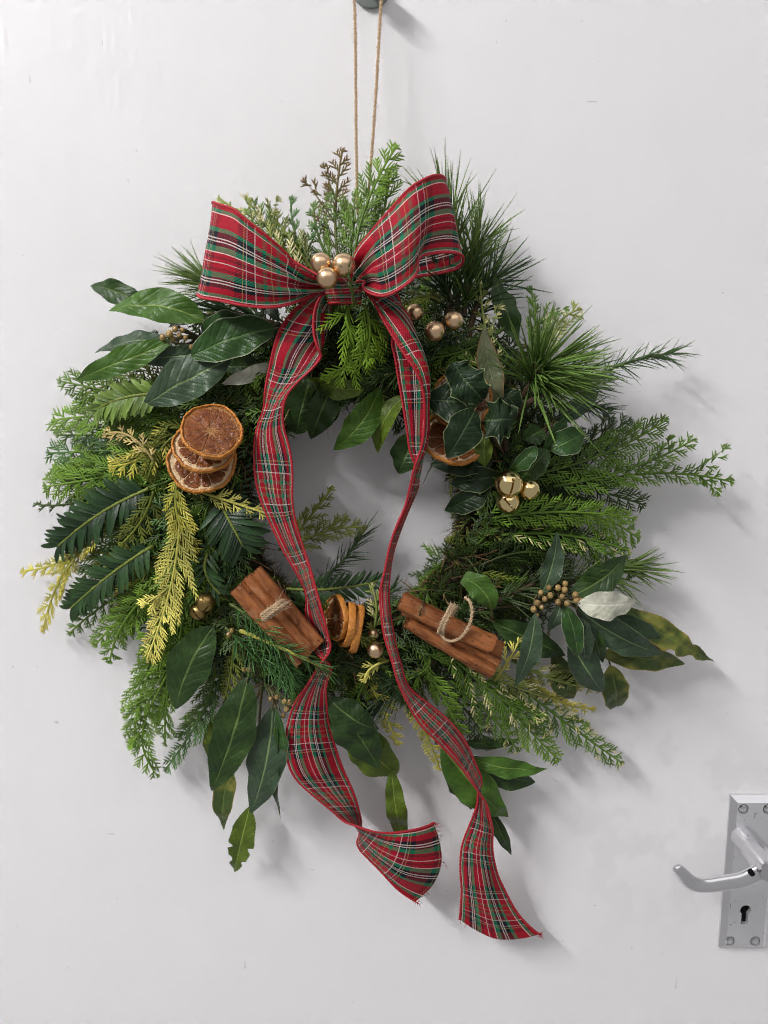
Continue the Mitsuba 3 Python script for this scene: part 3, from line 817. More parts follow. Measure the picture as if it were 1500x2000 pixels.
PG = dict(c0=(.042, .082, .013), c1=(.135, .212, .042), u0=0.12, r=0.00072)
needles('pine_sprig', 'pine sprig', [(890, 640, 48), (892, 520, 46), (868, 410, 36)], 104, 120, 'long-needled pine sprig rising behind the right bow loop', 1, spread=(22, 60), **PG)
needles('pine_sprig', 'pine sprig', [(905, 620, 48), (920, 530, 44), (935, 470, 36)], 96, 110, 'pine sprig fanning out right of the right bow loop', 2, spread=(25, 70), **PG)
needles('pine_sprig', 'pine sprig', [(915, 660, 50), (935, 590, 48), (965, 545, 38)], 85, 70, 'pine sprig below the right bow loop, above the upright dark leaf', 3, spread=(30, 80), c0=(.018, .044, .015), c1=(.045, .092, .028))
needles('pine_sprig', 'pine sprig', [(860, 640, 52), (880, 590, 56), (860, 545, 60)], 80, 50, 'dark pine sprig under the right bow loop', 4, spread=(40, 90), c0=(.014, .036, .013), c1=(.032, .07, .024))
needles('pine_sprig', 'pine sprig', [(520, 600, 44), (450, 575, 40), (400, 548, 32)], 92, 85, 'pine sprig sticking out left from behind the left bow loop', 5, spread=(15, 55), **PG)
needles('pine_sprig', 'pine sprig', [(560, 640, 46), (490, 620, 44), (440, 608, 42)], 80, 50, 'pine sprig below the left bow loop', 6, spread=(15, 55), c0=(.016, .04, .014), c1=(.040, .085, .026))
k, P = needles('pine_sprig', 'pine sprig', [(1020, 775, 52), (1035, 750, 62), (1050, 722, 74)], 128, 185, 'big bright pine tuft with brown bud at the upper right', 7, spread=(55, 100), c0=(.045, .095, .016), c1=(.140, .230, .050), u0=0.45, bias=(0.42, -0.05, 0.05), curve=0.35, r=0.00095)
bud = trimesh.creation.icosphere(subdivisions=3, radius=1)
bud.vertices = bud.vertices * [0.0028, 0.0028, 0.006] * (1 + 0.25 * (meshkit.noise(bud.vertices * 4, 3) - 0.5))[:, None]
bud.apply_translation(P[-1] + [0, -0.004, 0.002])
part(k, 'bud', mikit.ply(bud, 'dull', smooth=True, color=np.tile((.12, .07, .045), (len(bud.vertices), 1))))
needles('pine_sprig', 'pine sprig', [(1010, 800, 54), (1060, 770, 54), (1110, 745, 46)], 95, 60, 'pine sprig spreading right below the big pine tuft', 8, spread=(25, 70), c0=(.026, .065, .018), c1=(.07, .135, .038))
needles('pine_sprig', 'pine sprig', [(1080, 1150, 46), (1170, 1120, 38), (1235, 1108, 28)], 82, 95, 'pine sprig fanning out to the right edge above the pale leaf', 9, spread=(20, 65), **PG)
needles('pine_sprig', 'pine sprig', [(920, 1200, 54), (990, 1165, 56), (1080, 1120, 50)], 62, 75, 'olive pine sprig lying right of the right cinnamon bundle', 10, spread=(25, 70), c0=(.030, .055, .018), c1=(.075, .105, .035))
needles('pine_sprig', 'pine sprig', [(985, 850, 54), (990, 900, 52), (985, 950, 50)], 70, 45, 'very dark pine twig left of the bells', 11, spread=(20, 60), c0=(.012, .028, .012), c1=(.028, .05, .02), bias=(0, 0, 0))
needles('pine_sprig', 'pine sprig', [(850, 1290, 50), (790, 1330, 54), (730, 1380, 46)], 70, 60, 'dark pine sprig low down between the ribbon tails', 12, spread=(20, 60), c0=(.012, .030, .012), c1=(.030, .06, .022))

SG = dict(spread=(35, 70), r=0.00058, u0=0.08, stemcol=(.10, .13, .04), nstem=0.0010, pair=False)
needles('soft_needled_sprig', 'conifer sprig', [(1105, 770, 48), (1210, 715, 38), (1312, 690, 24)], 44, 95, 'thin soft-needled sprig stretching out at the upper right', 21, c0=(.035, .075, .022), c1=(.075, .14, .04), **SG)
needles('soft_needled_sprig', 'conifer sprig', [(1080, 790, 48), (1130, 790, 42), (1180, 800, 32)], 40, 60, 'dark soft-needled sprig below the thin stretched one', 22, c0=(.018, .04, .016), c1=(.04, .075, .028), **SG)
needles('soft_needled_sprig', 'conifer sprig', [(850, 700, 60), (760, 730, 62), (690, 765, 58)], 40, 120, 'soft-needled sprig at the upper inner edge, pointing left', 23, c0=(.028, .07, .018), c1=(.08, .15, .035), **SG)
needles('soft_needled_sprig', 'conifer sprig', [(600, 1150, 46), (660, 1105, 42), (706, 1045, 34)], 40, 70, 'soft-needled sprig leaning into the lower left opening', 24, c0=(.022, .05, .02), c1=(.055, .10, .035), **SG)
needles('soft_needled_sprig', 'conifer sprig', [(450, 1180, 60), (525, 1245, 86), (570, 1340, 66)], 46, 130, 'bright soft-needled sprig in front of the left cinnamon bundle', 25, c0=(.026, .080, .020), c1=(.070, .175, .040), **SG)
needles('soft_needled_sprig', 'conifer sprig', [(440, 1225, 58), (510, 1285, 62), (610, 1345, 54)], 46, 150, 'bright soft-needled sprig below the left cinnamon bundle', 26, c0=(.026, .080, .020), c1=(.070, .175, .040), **SG)
needles('soft_needled_sprig', 'conifer sprig', [(470, 1232, 62), (550, 1266, 90), (640, 1308, 80)], 34, 60, 'soft-needled sprig with yellow buds along its stem', 27, c0=(.03, .085, .022), c1=(.075, .17, .045), spread=(40, 75), r=0.0006, u0=0.1, stemcol=(.32, .30, .06), nstem=0.0015, pair=False)
needles('soft_needled_sprig', 'conifer sprig', [(930, 640, 60), (880, 660, 62), (835, 690, 62)], 36, 60, 'soft-needled dark twig behind the lower gold baubles', 28, c0=(.016, .04, .014), c1=(.04, .085, .026), **SG)
needles('soft_needled_sprig', 'conifer sprig', [(470, 990, 50), (490, 1040, 52), (440, 1120, 54)], 40, 60, 'dark soft-needled twig right of the golden sprays', 29, c0=(.014, .04, .016), c1=(.034, .08, .03), **SG)
needles('soft_needled_sprig', 'conifer sprig', [(880, 1230, 54), (940, 1150, 56), (900, 1080, 52)], 34, 90, 'dark needled sprig along the inner right edge', 30, c0=(.018, .038, .013), c1=(.05, .075, .024), **SG)
needles('soft_needled_sprig', 'conifer sprig', [(640, 1180, 54), (700, 1190, 56), (770, 1150, 52)], 34, 90, 'dark needled sprig above the edge-on orange slices', 31, c0=(.018, .042, .015), c1=(.05, .09, .03), **SG)


needles('soft_needled_sprig', 'conifer sprig', [(697, 598, 92), (686, 566, 108), (680, 528, 114)], 26, 16, 'tiny green wisp in front of the bow knot', 32, c0=(.05, .10, .02), c1=(.10, .19, .04), **SG)


# ---------------------------------------------------------------- yew: every flat needle its own part
def blade():
    k = 7
    w = np.linspace(0, 1, k)
    half = 0.5 * np.sin(PI * np.clip(w * 0.93 + 0.05, 0, 1)) ** 0.55
    v = []
    for a, h in zip(w, half):
        z = 0.13 * math.sin(a * PI * 0.9) - 0.10 * a * a
        v += [[a, -h, z + 0.0], [a, 0, z - 0.02], [a, h, z + 0.0]]
    f = []
    for i in range(k - 1):
        for j in range(2):
            a, b = i * 3 + j, i * 3 + j + 1
            f += [[a, a + 3, b + 3], [a, b + 3, b]]
    return np.array(v), np.array(f)


BV, BF = blade()
YEW = {}
for nm, a, b in (('dark', (.010, .028, .010), (.022, .052, .016)), ('deep', (.015, .040, .013), (.032, .070, .020)), ('light', (.080, .140, .022), (.150, .225, .045))):
    w = BV[:, :1]
    YEW[nm] = [mikit.ply((BV, BF), 'foliage', smooth=True, color=np.clip((np.array(a) * (1 - w) + np.array(b) * w) * j, 0, 1)) for j in (0.75, 1.0, 1.3)]


def yew(pts, length, width, n, tone, label, seed, sweepdeg=62, stemc=(.16, .20, .035), one=0, bend=0.0):
    rng = np.random.default_rng(seed + 9000)
    key = thing('yew_sprig', label, 'yew sprig')
    P, L = path(pts, 30)
    t = nrm(np.gradient(P, axis=0))
    d = np.mean([q[2] for q in pts])
    part(key, 'stem', stem_mesh(P, 0.0013, 0.0008, stemc, stemc))
    for i in range(n):
        u = 0.04 + 0.95 * i / n
        for sd in ((-1, 1) if not one else (one,)):
            x = min((u + rng.uniform(0, 0.5) / n) * 29, 28.99)
            j = int(x)
            p = P[j] * (1 - x + j) + P[j + 1] * (x - j)
            s0 = nrm(np.cross(TOCAM, t[j]))
            N = nrm(np.cross(t[j], s0))
            a = math.radians(sweepdeg * (1 - 0.45 * u) + rng.uniform(-8, 8))
            l = mm(length, d) * (0.55 + 0.55 * math.sin(PI * min(0.15 + u * 0.8, 1))) * rng.uniform(0.88, 1.08)
            X = nrm(t[j] * math.cos(a) + s0 * sd * math.sin(a) + N * rng.uniform(-0.12, 0.2) + np.array([0, 0, bend]))
            Z = nrm(N + s0 * sd * rng.uniform(-0.5, 0.2) + rng.normal(size=3) * 0.08)
            Y = nrm(np.cross(Z, X))
            Z = np.cross(X, Y)
            M = np.eye(4)
            M[:3, 0], M[:3, 1], M[:3, 2], M[:3, 3] = X * l, Y * mm(width, d), Z * l * 0.8, p
            part(key, 'needle', {**YEW[tone][rng.integers(0, 3)], 'to_world': T(M.tolist())})
    return key


yew([(290, 955, 52), (200, 1000, 46), (112, 1068, 34)], 60, 11, 30, 'dark', 'dark yew sprig with broad flat needles at the left edge', 1)
yew([(300, 1065, 50), (225, 1115, 44), (138, 1188, 30)], 52, 10, 29, 'deep', 'second yew sprig, below the darkest one at the left', 2)
yew([(425, 975, 60), (455, 1030, 66), (475, 1068, 64)], 64, 11, 15, 'dark', 'short dark yew sprig beside the left ribbon tail', 3, sweepdeg=70)
yew([(315, 770, 60), (250, 775, 60), (188, 800, 50)], 46, 10, 20, 'light', 'light yellow-green yew sprig under the big grey leaf', 4, bend=-0.25)
yew([(430, 1000, 52), (455, 950, 50), (470, 905, 44)], 44, 7, 10, 'deep', 'dark yew tip behind the orange slices', 5)
yew([(560, 1150, 48), (650, 1150, 48), (738, 1135, 40)], 38, 7, 20, 'deep', 'yew sprig along the lower inner edge of the opening', 6)
yew([(420, 1060, 56), (400, 1110, 60), (430, 1160, 60)], 44, 7, 9, 'deep', 'small yew tuft above the dull brass bell', 7)
yew([(540, 1230, 66), (590, 1270, 72), (636, 1292, 68)], 26, 6, 8, 'deep', 'small yew tip at the lower end of the left cinnamon bundle', 8)


# ---------------------------------------------------------------- broad leaves
def leaf_mesh(base, tip, width, tone, roll=0.0, arch=6.0, fold=0.18, wave=0.05, shape='bay', seed=0, bow=0.0, nv=26, nu=9, bite=False):
    """base, tip: (px, py, mm); width in px; roll in degrees about the midrib; arch in mm towards the viewer; bow sideways in px."""
    rng = np.random.default_rng(seed + 77)
    p0, p2 = W(*base), W(*tip)
    d = (base[2] + tip[2]) / 2
    ax = nrm(p2 - p0)
    s0 = nrm(np.cross(TOCAM, ax))
    mid = (p0 + p2) / 2 + TOCAM * arch / 1000 * 2 + s0 * mm(bow, d) * 2
    v = np.linspace(0, 1, nv)[:, None]
    C = p0 * (1 - v) ** 2 + 2 * (mid) * v * (1 - v) + p2 * v * v
    # the control point pulls only half way
    t = nrm(np.gradient(C, axis=0))
    S = nrm(np.cross(TOCAM, t))
    N = nrm(np.cross(t, S))
    ro = np.radians(roll + np.linspace(-1, 1, nv) * rng.uniform(-28, 28))[:, None]
    S, N = S * np.cos(ro) + N * np.sin(ro), N * np.cos(ro) - S * np.sin(ro)
    vv = v[:, 0]
    if shape == 'bay':
        w = np.sin(PI * vv ** 0.86) ** 0.85
    elif shape == 'oval':
        w = np.sin(PI * vv ** 0.95) ** 0.58
    elif shape == 'lance':
        w = np.sin(PI * vv ** 0.78) ** 1.1
    elif shape == 'blunt':
        w = np.sin(PI * np.minimum(vv * 0.86 + 0.02, 1)) ** 0.7
    else:                                                    # holly: scallops between spines
        env = np.sin(PI * np.clip(vv ** 0.9, 0, 1)) ** 0.55
        ph = (vv * 3.0 + 0.5) % 1.0
        sp = np.abs(ph - 0.5) * 2                             # 1 at a spine, 0 between
        w = env * (0.72 + 0.28 * sp ** 2.6) * 1.02
    w = np.maximum(w, 0.015)
    w = w * mm(width, d) / 2
    u = np.linspace(-1, 1, nu)
    asym = 1 + 0.07 * rng.uniform(-1, 1) * np.sign(u)
    ph1, ph2 = rng.uniform(0, 6, 2)
    fr = rng.uniform(2.2, 3.6)
    V, UV = [], []
    for i in range(nv):
        wl = 1 + 0.05 * math.sin(vv[i] * 19 + ph1)
        wr = 1 + 0.05 * math.sin(vv[i] * 17 + ph2)
        if bite:
            wl *= 1 - 0.45 * max(0, math.sin(vv[i] * 31 + ph1)) * (vv[i] > 0.45)
            wr *= 1 - 0.40 * max(0, math.sin(vv[i] * 27 + ph2)) * (vv[i] > 0.55)
        for j in range(nu):
            a = u[j]
            k = wl if a < 0 else wr
            x = a * w[i] * k * asym[j]
            h = fold * abs(x) + wave * mm(width, d) * a * a * math.sin(vv[i] * 2 * PI * fr + (ph1 if a < 0 else ph2)) * math.sin(PI * vv[i])
            if shape == 'holly':
                sp_ = abs((vv[i] * 3 + 0.5) % 1 - 0.5) * 2
                h += 0.10 * mm(width, d) * a * a * (1 if (int(vv[i] * 3 + 0.5) % 2) else -0.7) * sp_
            V.append(C[i] + S[i] * x + N[i] * h)
            UV.append([(a + 1) / 2 * 0.998 + 0.001 + 2 * tone, vv[i]])
    V = np.array(V)
    V += (meshkit.noise(V * 85, seed) - 0.5)[:, None] * TOCAM * 0.006
    V[:, 1] = np.minimum(V[:, 1], -0.0015)
    F = []
    for i in range(nv - 1):
        for j in range(nu - 1):
            a = i * nu + j
            F += [[a, a + 1, a + nu + 1], [a, a + nu + 1, a + nu]]
    F = np.array(F)
    fn = np.cross(V[F[:, 1]] - V[F[:, 0]], V[F[:, 2]] - V[F[:, 0]]).sum(0)
    if fn @ N.mean(0) < 0:
        F = F[:, ::-1]
    return mikit.ply((V, F), 'leaf', smooth=True, uv=np.array(UV)), C


LEAFN = [0]


def sprig(name, label, catg, anchor, leaves, berries=(), stemc=(.09, .075, .035), part_labels=None):
    """A twig with broad leaves; anchor (px, py, mm) is where its stems meet."""
    key = thing(name, label, catg)
    ms = []
    a = W(*anchor)
    for lf in leaves:
        LEAFN[0] += 1
        base, tip, width, tone = lf[:4]
        o = dict(lf[4]) if len(lf) > 4 else {}
        lab = o.pop('label', None)
        m, C = leaf_mesh(base, tip, width, tone, seed=o.pop('seed', LEAFN[0]), **o)
        part(key, 'leaf', m, label=lab)
        p = C[0]
        back = nrm(C[0] - C[2]) * 0.010
        q = spline([C[1], p, p + back + [0, 0.003, 0], a * 0.5 + (p + back) * 0.5 + [0, 0.008, 0], a + [0, 0.010, 0]], 12)
        ms.append(sweep(q, np.linspace(0.0006, 0.0013, 12), 6))
    m = cat(ms)
    part(key, 'stem', mikit.ply(m, 'foliage', smooth=True, color=np.tile(stemc, (len(m.vertices), 1))))
    rng = np.random.default_rng(LEAFN[0])
    for (bx, by, bd, br) in berries:
        c = W(bx, by, bd)
        s = trimesh.creation.icosphere(subdivisions=2, radius=1)
        ax = nrm(c - a)
        s.vertices = s.vertices * mm(br, bd) * np.array([1, 1, 1.12]) * (1 + 0.06 * (meshkit.noise(s.vertices * 3 + bx, 1) - 0.5))[:, None]
        s.apply_translation(c)
        w = np.clip((s.vertices - c) @ [0, 0, -1] / mm(br, bd) * 0.5 + 0.5, 0, 1)[:, None]
        col = (np.array([.34, .21, .085]) * (1 - w) + np.array([.22, .17, .05]) * w) * rng.uniform(0.8, 1.2)
        bk = part(key, 'bud', mikit.ply(s, 'candied', smooth=True, color=np.clip(col, 0, 1)))
        st = sweep(spline([c, c * 0.55 + a * 0.45 + [0, 0.006, 0], a + [0, 0.012, 0]], 8), 0.0005, 5)
        part(bk, 'stalk', mikit.ply(st, 'foliage', smooth=True, color=np.tile((.10, .11, .035), (len(st.vertices), 1))))
    return key


O = dict
sprig('laurel_sprig', 'broad-leaved laurel sprig with yellow buds at the upper left', 'laurel sprig', (385, 660, 52), [
    ((290, 605, 48), (175, 557, 34), 44, 0, O(bow=-6)),
    ((402, 628, 62), (212, 607, 52), 66, 1, O(bow=-16, roll=12, fold=0.1)),
    ((332, 668, 56), (186, 690, 44), 40, 3, O(bow=-8, roll=30)),
    ((335, 668, 64), (147, 742, 46), 50, 1, O(bow=5, wave=0.09, fold=0.12)),
    ((425, 690, 60), (278, 706, 52), 44, 3, O(roll=-15)),
    ((452, 700, 66), (281, 793, 62), 84, 3, O(wave=0.08, fold=0.06, label='big grey-green leaf with wavy edge')),
    ((405, 615, 52), (330, 640, 48), 30, 0, O(roll=30)),
], berries=[(318, 659, 66, 6), (331, 652, 68, 7), (342, 643, 67, 6), (350, 655, 66, 5), (338, 662, 65, 5), (356, 645, 64, 5), (374, 678, 66, 5), (362, 660, 64, 5)])
sprig('oleaster_sprig', 'oval pale-rimmed leaves left of the left ribbon tail', 'leaf sprig', (545, 640, 54), [
    ((505, 655, 66), (392, 648, 60), 56, 2, O(shape='oval', bow=-10, fold=0.05)),
    ((538, 642, 76), (374, 697, 70), 76, 2, O(shape='oval', fold=0.08, bow=-4, label='big oval green leaf with a pale rim')),
    ((540, 710, 56), (425, 752, 50), 30, 4, O(shape='lance', bow=6)),
    ((548, 625, 64), (523, 605, 60), 34, 3, O(roll=40)),
    ((520, 720, 52), (430, 715, 48), 40, 0, {}),
])
sprig('laurel_sprig', 'dark glossy laurel leaves hanging into the top of the opening', 'laurel sprig', (680, 740, 52), [
    ((608, 735, 54), (578, 848, 44), 74, 0, O(shape='oval', fold=0.1)),
    ((650, 752, 58), (607, 858, 50), 56, 0, O(fold=0.35, roll=-15)),
    ((672, 762, 56), (645, 832, 46), 34, 0, O(roll=35)),
    ((742, 755, 60), (651, 878, 52), 62, 1, O(bow=14, roll=-18, fold=0.2)),
    ((712, 760, 62), (600, 738, 56), 42, 5, O(bow=10, roll=-25)),
    ((792, 775, 58), (738, 885, 50), 50, 5, O(bow=-16, roll=30, fold=0.3)),
    ((812, 845, 56), (778, 925, 46), 64, 0, O(fold=0.3)),
    ((760, 760, 50), (700, 800, 46), 50, 0, {}),
])
sprig('holly_sprig', 'dark spiny holly leaves over the right-hand orange slices', 'holly', (938, 790, 72), [
    ((945, 782, 80), (884, 708, 82), 86, 7, O(shape='holly', nv=50, bow=6)),
    ((935, 792, 80), (828, 780, 82), 82, 7, O(shape='bay', fold=0.05)),
    ((928, 800, 84), (874, 895, 88), 74, 7, O(shape='bay', roll=-12, wave=0.07)),
    ((946, 822, 82), (1003, 820, 84), 96, 7, O(shape='holly', nv=50, roll=10)),
    ((950, 850, 76), (948, 912, 74), 36, 5, O(bow=-6, roll=25)),
    ((965, 900, 58), (840, 908, 52), 56, 7, {}),
    ((975, 930, 60), (878, 945, 52), 50, 7, {}),
    ((955, 955, 58), (868, 997, 46), 48, 7, O(shape='bay', fold=0.3)),
    ((1010, 800, 62), (975, 760, 64), 50, 7, O(shape='holly', nv=50)),
], stemc=(.10, .06, .03))
sprig('laurel_sprig', 'upright leaves left of the big pine tuft, one grey and brown-rimmed', 'laurel sprig', (1000, 740, 54), [
    ((1012, 665, 54), (966, 538, 42), 50, 0, O(bow=6, roll=20, fold=0.1, label='upright dark green leaf')),
    ((978, 795, 66), (945, 640, 60), 46, 8, O(bow=8, fold=0.06, wave=0.06, label='grey-green leaf with brown rims')),
    ((985, 770, 58), (920, 745, 62), 22, 5, O(roll=40)),
])
sprig('oleaster_sprig', 'oval leaves above the brass bells', 'leaf sprig', (1040, 900, 56), [
    ((1075, 880, 60), (1142, 845, 54), 54, 2, O(fold=0.15, wave=0.07)),
    ((1060, 880, 58), (1105, 818, 54), 40, 2, O(roll=35)),
    ((1012, 940, 64), (1068, 878, 62), 52, 0, O(shape='oval')),
    ((994, 922, 72), (1048, 872, 70), 34, 2, O(fold=0.4, roll=20)),
    ((1090, 825, 54), (1168, 764, 44), 34, 3, O(fold=0.3)),
    ((1080, 860, 54), (1120, 885, 44), 40, 0, {}),
    ((1060, 840, 56), (1020, 860, 54), 40, 0, {}),
])
sprig('laurel_sprig', 'laurel sprig with brown buds, pale and yellowing leaves at the lower right', 'laurel sprig', (1095, 1178, 58), [
    ((1215, 1185, 40), (1398, 1293, 24), 56, 6, O(bow=-6, wave=0.06, shape='lance', bite=True, label='long yellow-edged leaf at the far right')),
    ((1170, 1278, 40), (1338, 1297, 26), 52, 6, O(bow=4, label='olive leaf with brown edge')),
    ((1115, 1165, 72), (1225, 1083, 58), 62, 0, O(bow=-8, fold=0.10, arch=3)),
    ((1058, 1160, 68), (1086, 1038, 62), 40, 3, O(bow=-5, wave=0.08)),
    ((1128, 1178, 84), (1242, 1174, 76), 58, 4, O(bow=-4, fold=0.05, wave=0.08, label='upturned leaf showing its creamy white underside')),
    ((1125, 1188, 62), (1296, 1278, 46), 60, 3, O(bow=-10, roll=8)),
    ((1100, 1182, 72), (1126, 1285, 68), 42, 2, O(bow=5)),
    ((1130, 1205, 68), (1142, 1288, 64), 38, 3, O(shape='oval')),
    ((1112, 1245, 60), (1178, 1352, 46), 62, 3, O(bow=-6)),
    ((1045, 1198, 74), (1005, 1342, 66), 42, 3, O(bow=6, wave=0.1, label='drooping grey-green leaf with wavy rim')),
    ((960, 1212, 58), (1105, 1280, 50), 58, 0, O(fold=0.1)),
    ((1082, 1275, 44), (1108, 1365, 30), 52, 6, O(shape='blunt')),
    ((1192, 1300, 36), (1203, 1380, 24), 56, 6, O(shape='blunt', label='short olive leaf with a torn square end')),
    ((1094, 1182, 72), (1070, 1232, 66), 30, 3, O(roll=-20)),
    ((1145, 1215, 60), (1178, 1295, 54), 34, 0, O(roll=30)),
    ((1195, 1200, 44), (1300, 1275, 34), 52, 3, {}),
], berries=[(1042, 1190, 74, 6), (1056, 1158, 75, 5.5), (1050, 1178, 74, 6), (1064, 1170, 77, 5.5), (1075, 1163, 78, 6), (1090, 1148, 78, 6), (1104, 1140, 77, 5.5), (1103, 1152, 79, 6), (1098, 1165, 80, 5.5), (1108, 1178, 80, 6.5),
            (1124, 1162, 79, 6.5), (1126, 1174, 80, 6.5), (1090, 1176, 78, 6), (1058, 1186, 74, 5), (1072, 1148, 74, 5.5), (1133, 1172, 78, 5), (1048, 1202, 72, 5)])
sprig('laurel_sprig', 'single green leaf with brown spots beside the right cinnamon bundle', 'laurel sprig', (960, 1205, 60), [
    ((960, 1192, 70), (904, 1128, 74), 50, 1, O(bow=-12, shape='blunt', fold=0.1)),
])
sprig('laurel_sprig', 'large dark laurel leaves at the lower left', 'laurel sprig', (440, 1270, 48), [
    ((372, 1245, 36), (332, 1372, 26), 64, 3, {}),
    ((418, 1222, 56), (345, 1385, 44), 88, 0, O(fold=0.08, bow=-10)),
])
sprig('laurel_sprig', 'hanging laurel sprig with buds and a nibbled end at the bottom left', 'laurel sprig', (510, 1340, 52), [
    ((432, 1392, 30), (412, 1480, 20), 44, 5, {}),
    ((452, 1490, 28), (438, 1622, 16), 46, 6, O(bow=-6, shape='lance')),
    ((488, 1575, 26), (458, 1703, 16), 54, 5, O(bite=True, wave=0.08, nv=44, label='nibbled leaf, lowest at the left')),
    ((484, 1322, 58), (413, 1545, 44), 88, 0, O(bow=8, fold=0.08)),
    ((532, 1378, 54), (489, 1588, 38), 80, 3, O(bow=12, fold=0.07, roll=6)),
    ((540, 1378, 52), (549, 1600, 32), 40, 0, O(bow=-8, roll=50)),
    ((538, 1380, 58), (556, 1490, 48), 28, 2, O(bow=8, roll=30)),
], berries=[(447, 1240, 60, 5.5), (453, 1232, 61, 5), (486, 1308, 62, 5.5), (477, 1308, 62, 5), (556, 1370, 60, 6), (566, 1372, 60, 6), (560, 1386, 60, 6), (529, 1365, 60, 5), (541, 1362, 60, 5), (553, 1398, 58, 5)])
sprig('laurel_sprig', 'laurel leaves at the bottom between the ribbon tails', 'laurel sprig', (650, 1370, 46), [
    ((765, 1500, 32), (785, 1630, 20), 42, 5, O(wave=0.1, shape='blunt', bow=-4, label='wavy light green leaf hanging lowest between the tails')),
    ((690, 1410, 42), (775, 1512, 28), 82, 5, O(bow=-6, shape='oval')),
    ((640, 1362, 56), (738, 1500, 44), 86, 0, O(bow=10, fold=0.06)),
    ((642, 1362, 60), (740, 1425, 52), 66, 0, O(bow=-6, fold=0.06)),
])
sprig('laurel_sprig', 'laurel leaves spreading right under the right ribbon tail', 'laurel sprig', (890, 1440, 40), [
    ((865, 1470, 28), (920, 1582, 18), 60, 0, O(bow=8)),
    ((862, 1455, 44), (993, 1597, 30), 80, 1, O(bow=-6, fold=0.08)),
    ((925, 1478, 30), (1046, 1528, 20), 56, 0, O(bow=-6)),
    ((915, 1478, 42), (1070, 1502, 30), 42, 1, O(bow=-6, shape='lance')),
    ((905, 1448, 36), (1010, 1446, 26), 30, 0, O(roll=25)),
    ((955, 1575, 26), (999, 1670, 16), 30, 0, O(shape='lance', roll=15)),
])


# ---------------------------------------------------------------- the ribbon bow
def ribbon(parent, name, stations, n=90, m=15, gathers=(), label=None, seed=0, s0=0.0, wrinkle=0.0008):
    """stations: each a list of (px, py, mm) points across the ribbon, from its first edge to its second."""
    t = np.linspace(0, 1, m)
    rows = []
    for st in stations:
        p = np.array([W(*q) for q in st])
        u = np.r_[0, np.cumsum(np.linalg.norm(np.diff(p, axis=0), axis=1) + 1e-6)]
        u /= u[-1]
        rows.append(make_interp_spline(u, p, k=min(2, len(p) - 1))(t))
    rows = np.array(rows)
    mid = rows[:, m // 2]
    u = np.r_[0, np.cumsum(np.linalg.norm(np.diff(rows, axis=0), axis=2).mean(1) ** 0.6 + 1e-6)]
    u /= u[-1]
    G = make_interp_spline(u, rows.reshape(len(rows), -1), k=2)(np.linspace(0, 1, n)).reshape(n, m, 3)
    N = nrm(np.cross(np.gradient(G, axis=0), np.gradient(G, axis=1)))
    x = np.linspace(0, 1, n)
    amp = np.zeros(n)
    for at, wid, a in gathers:
        amp += a * np.exp(-((x - at) / wid) ** 2)
    rng = np.random.default_rng(seed + 31)
    ph = rng.uniform(0, 6)
    s = s0 + np.r_[0, np.cumsum(np.linalg.norm(np.diff(G, axis=0), axis=2).mean(1))]
    uv = np.stack([np.broadcast_to(t[None] * RW, (n, m)), np.broadcast_to(s[:, None], (n, m))], -1)
    wr = meshkit.noise(np.stack([uv[..., 0] * 60, uv[..., 1] * 45, 0 * uv[..., 0] + seed * 7], -1), 3) - 0.5
    G = G + N * (amp[:, None] * np.sin(t[None] * 2 * PI * 3.3 + ph) + wrinkle * 2 * wr)[..., None]
    i, j = np.meshgrid(np.arange(n - 1), np.arange(m - 1), indexing='ij')
    a = (i * m + j).ravel()
    F = np.vstack([np.stack([a, a + 1, a + m + 1], 1), np.stack([a, a + m + 1, a + m], 1)])
    key = part(parent, name, mikit.ply((G.reshape(-1, 3), F), 'tartan', smooth=True, uv=uv.reshape(-1, 2)), label=label)
    for e in (0, m - 1):
        wob = 1 + 0.10 * np.sin(np.arange(n * 3) * 1.9)
        Q = spline(G[:, e], n * 3)
        part(key, 'wired_edge', mikit.ply(sweep(Q, 0.00085 * wob, 7), 'red_cord', smooth=True))
    return G


bow = thing('tartan_bow', 'red, green and navy tartan ribbon bow with two long twisting tails', 'bow')
ribbon(bow, 'loop', [
    [(640, 546, 76), (640, 570, 76)],
    [(560, 500, 70), (560, 585, 68)],
    [(450, 420, 72), (440, 575, 68)],
    [(416, 398, 82), (404, 490, 80), (387, 575, 78)],
    [(416, 395, 88), (402, 488, 90), (386, 577, 84)],
    [(426, 398, 96), (412, 492, 100), (396, 582, 94)],
    [(456, 408, 104), (442, 500, 109), (432, 588, 102)],
    [(476, 424, 106), (472, 512, 112), (470, 596, 105)],
    [(520, 459, 104), (520, 530, 110), (526, 600, 103)],
    [(566, 497, 98), (566, 548, 104), (572, 592, 98)],
    [(600, 530, 94), (601, 554, 97), (604, 580, 93)],
    [(638, 548, 90), (640, 558, 91), (642, 568, 90)],
], n=110, gathers=[(1.0, 0.20, 0.0030), (0.0, 0.15, 0.0020)], seed=1, s0=0.002)
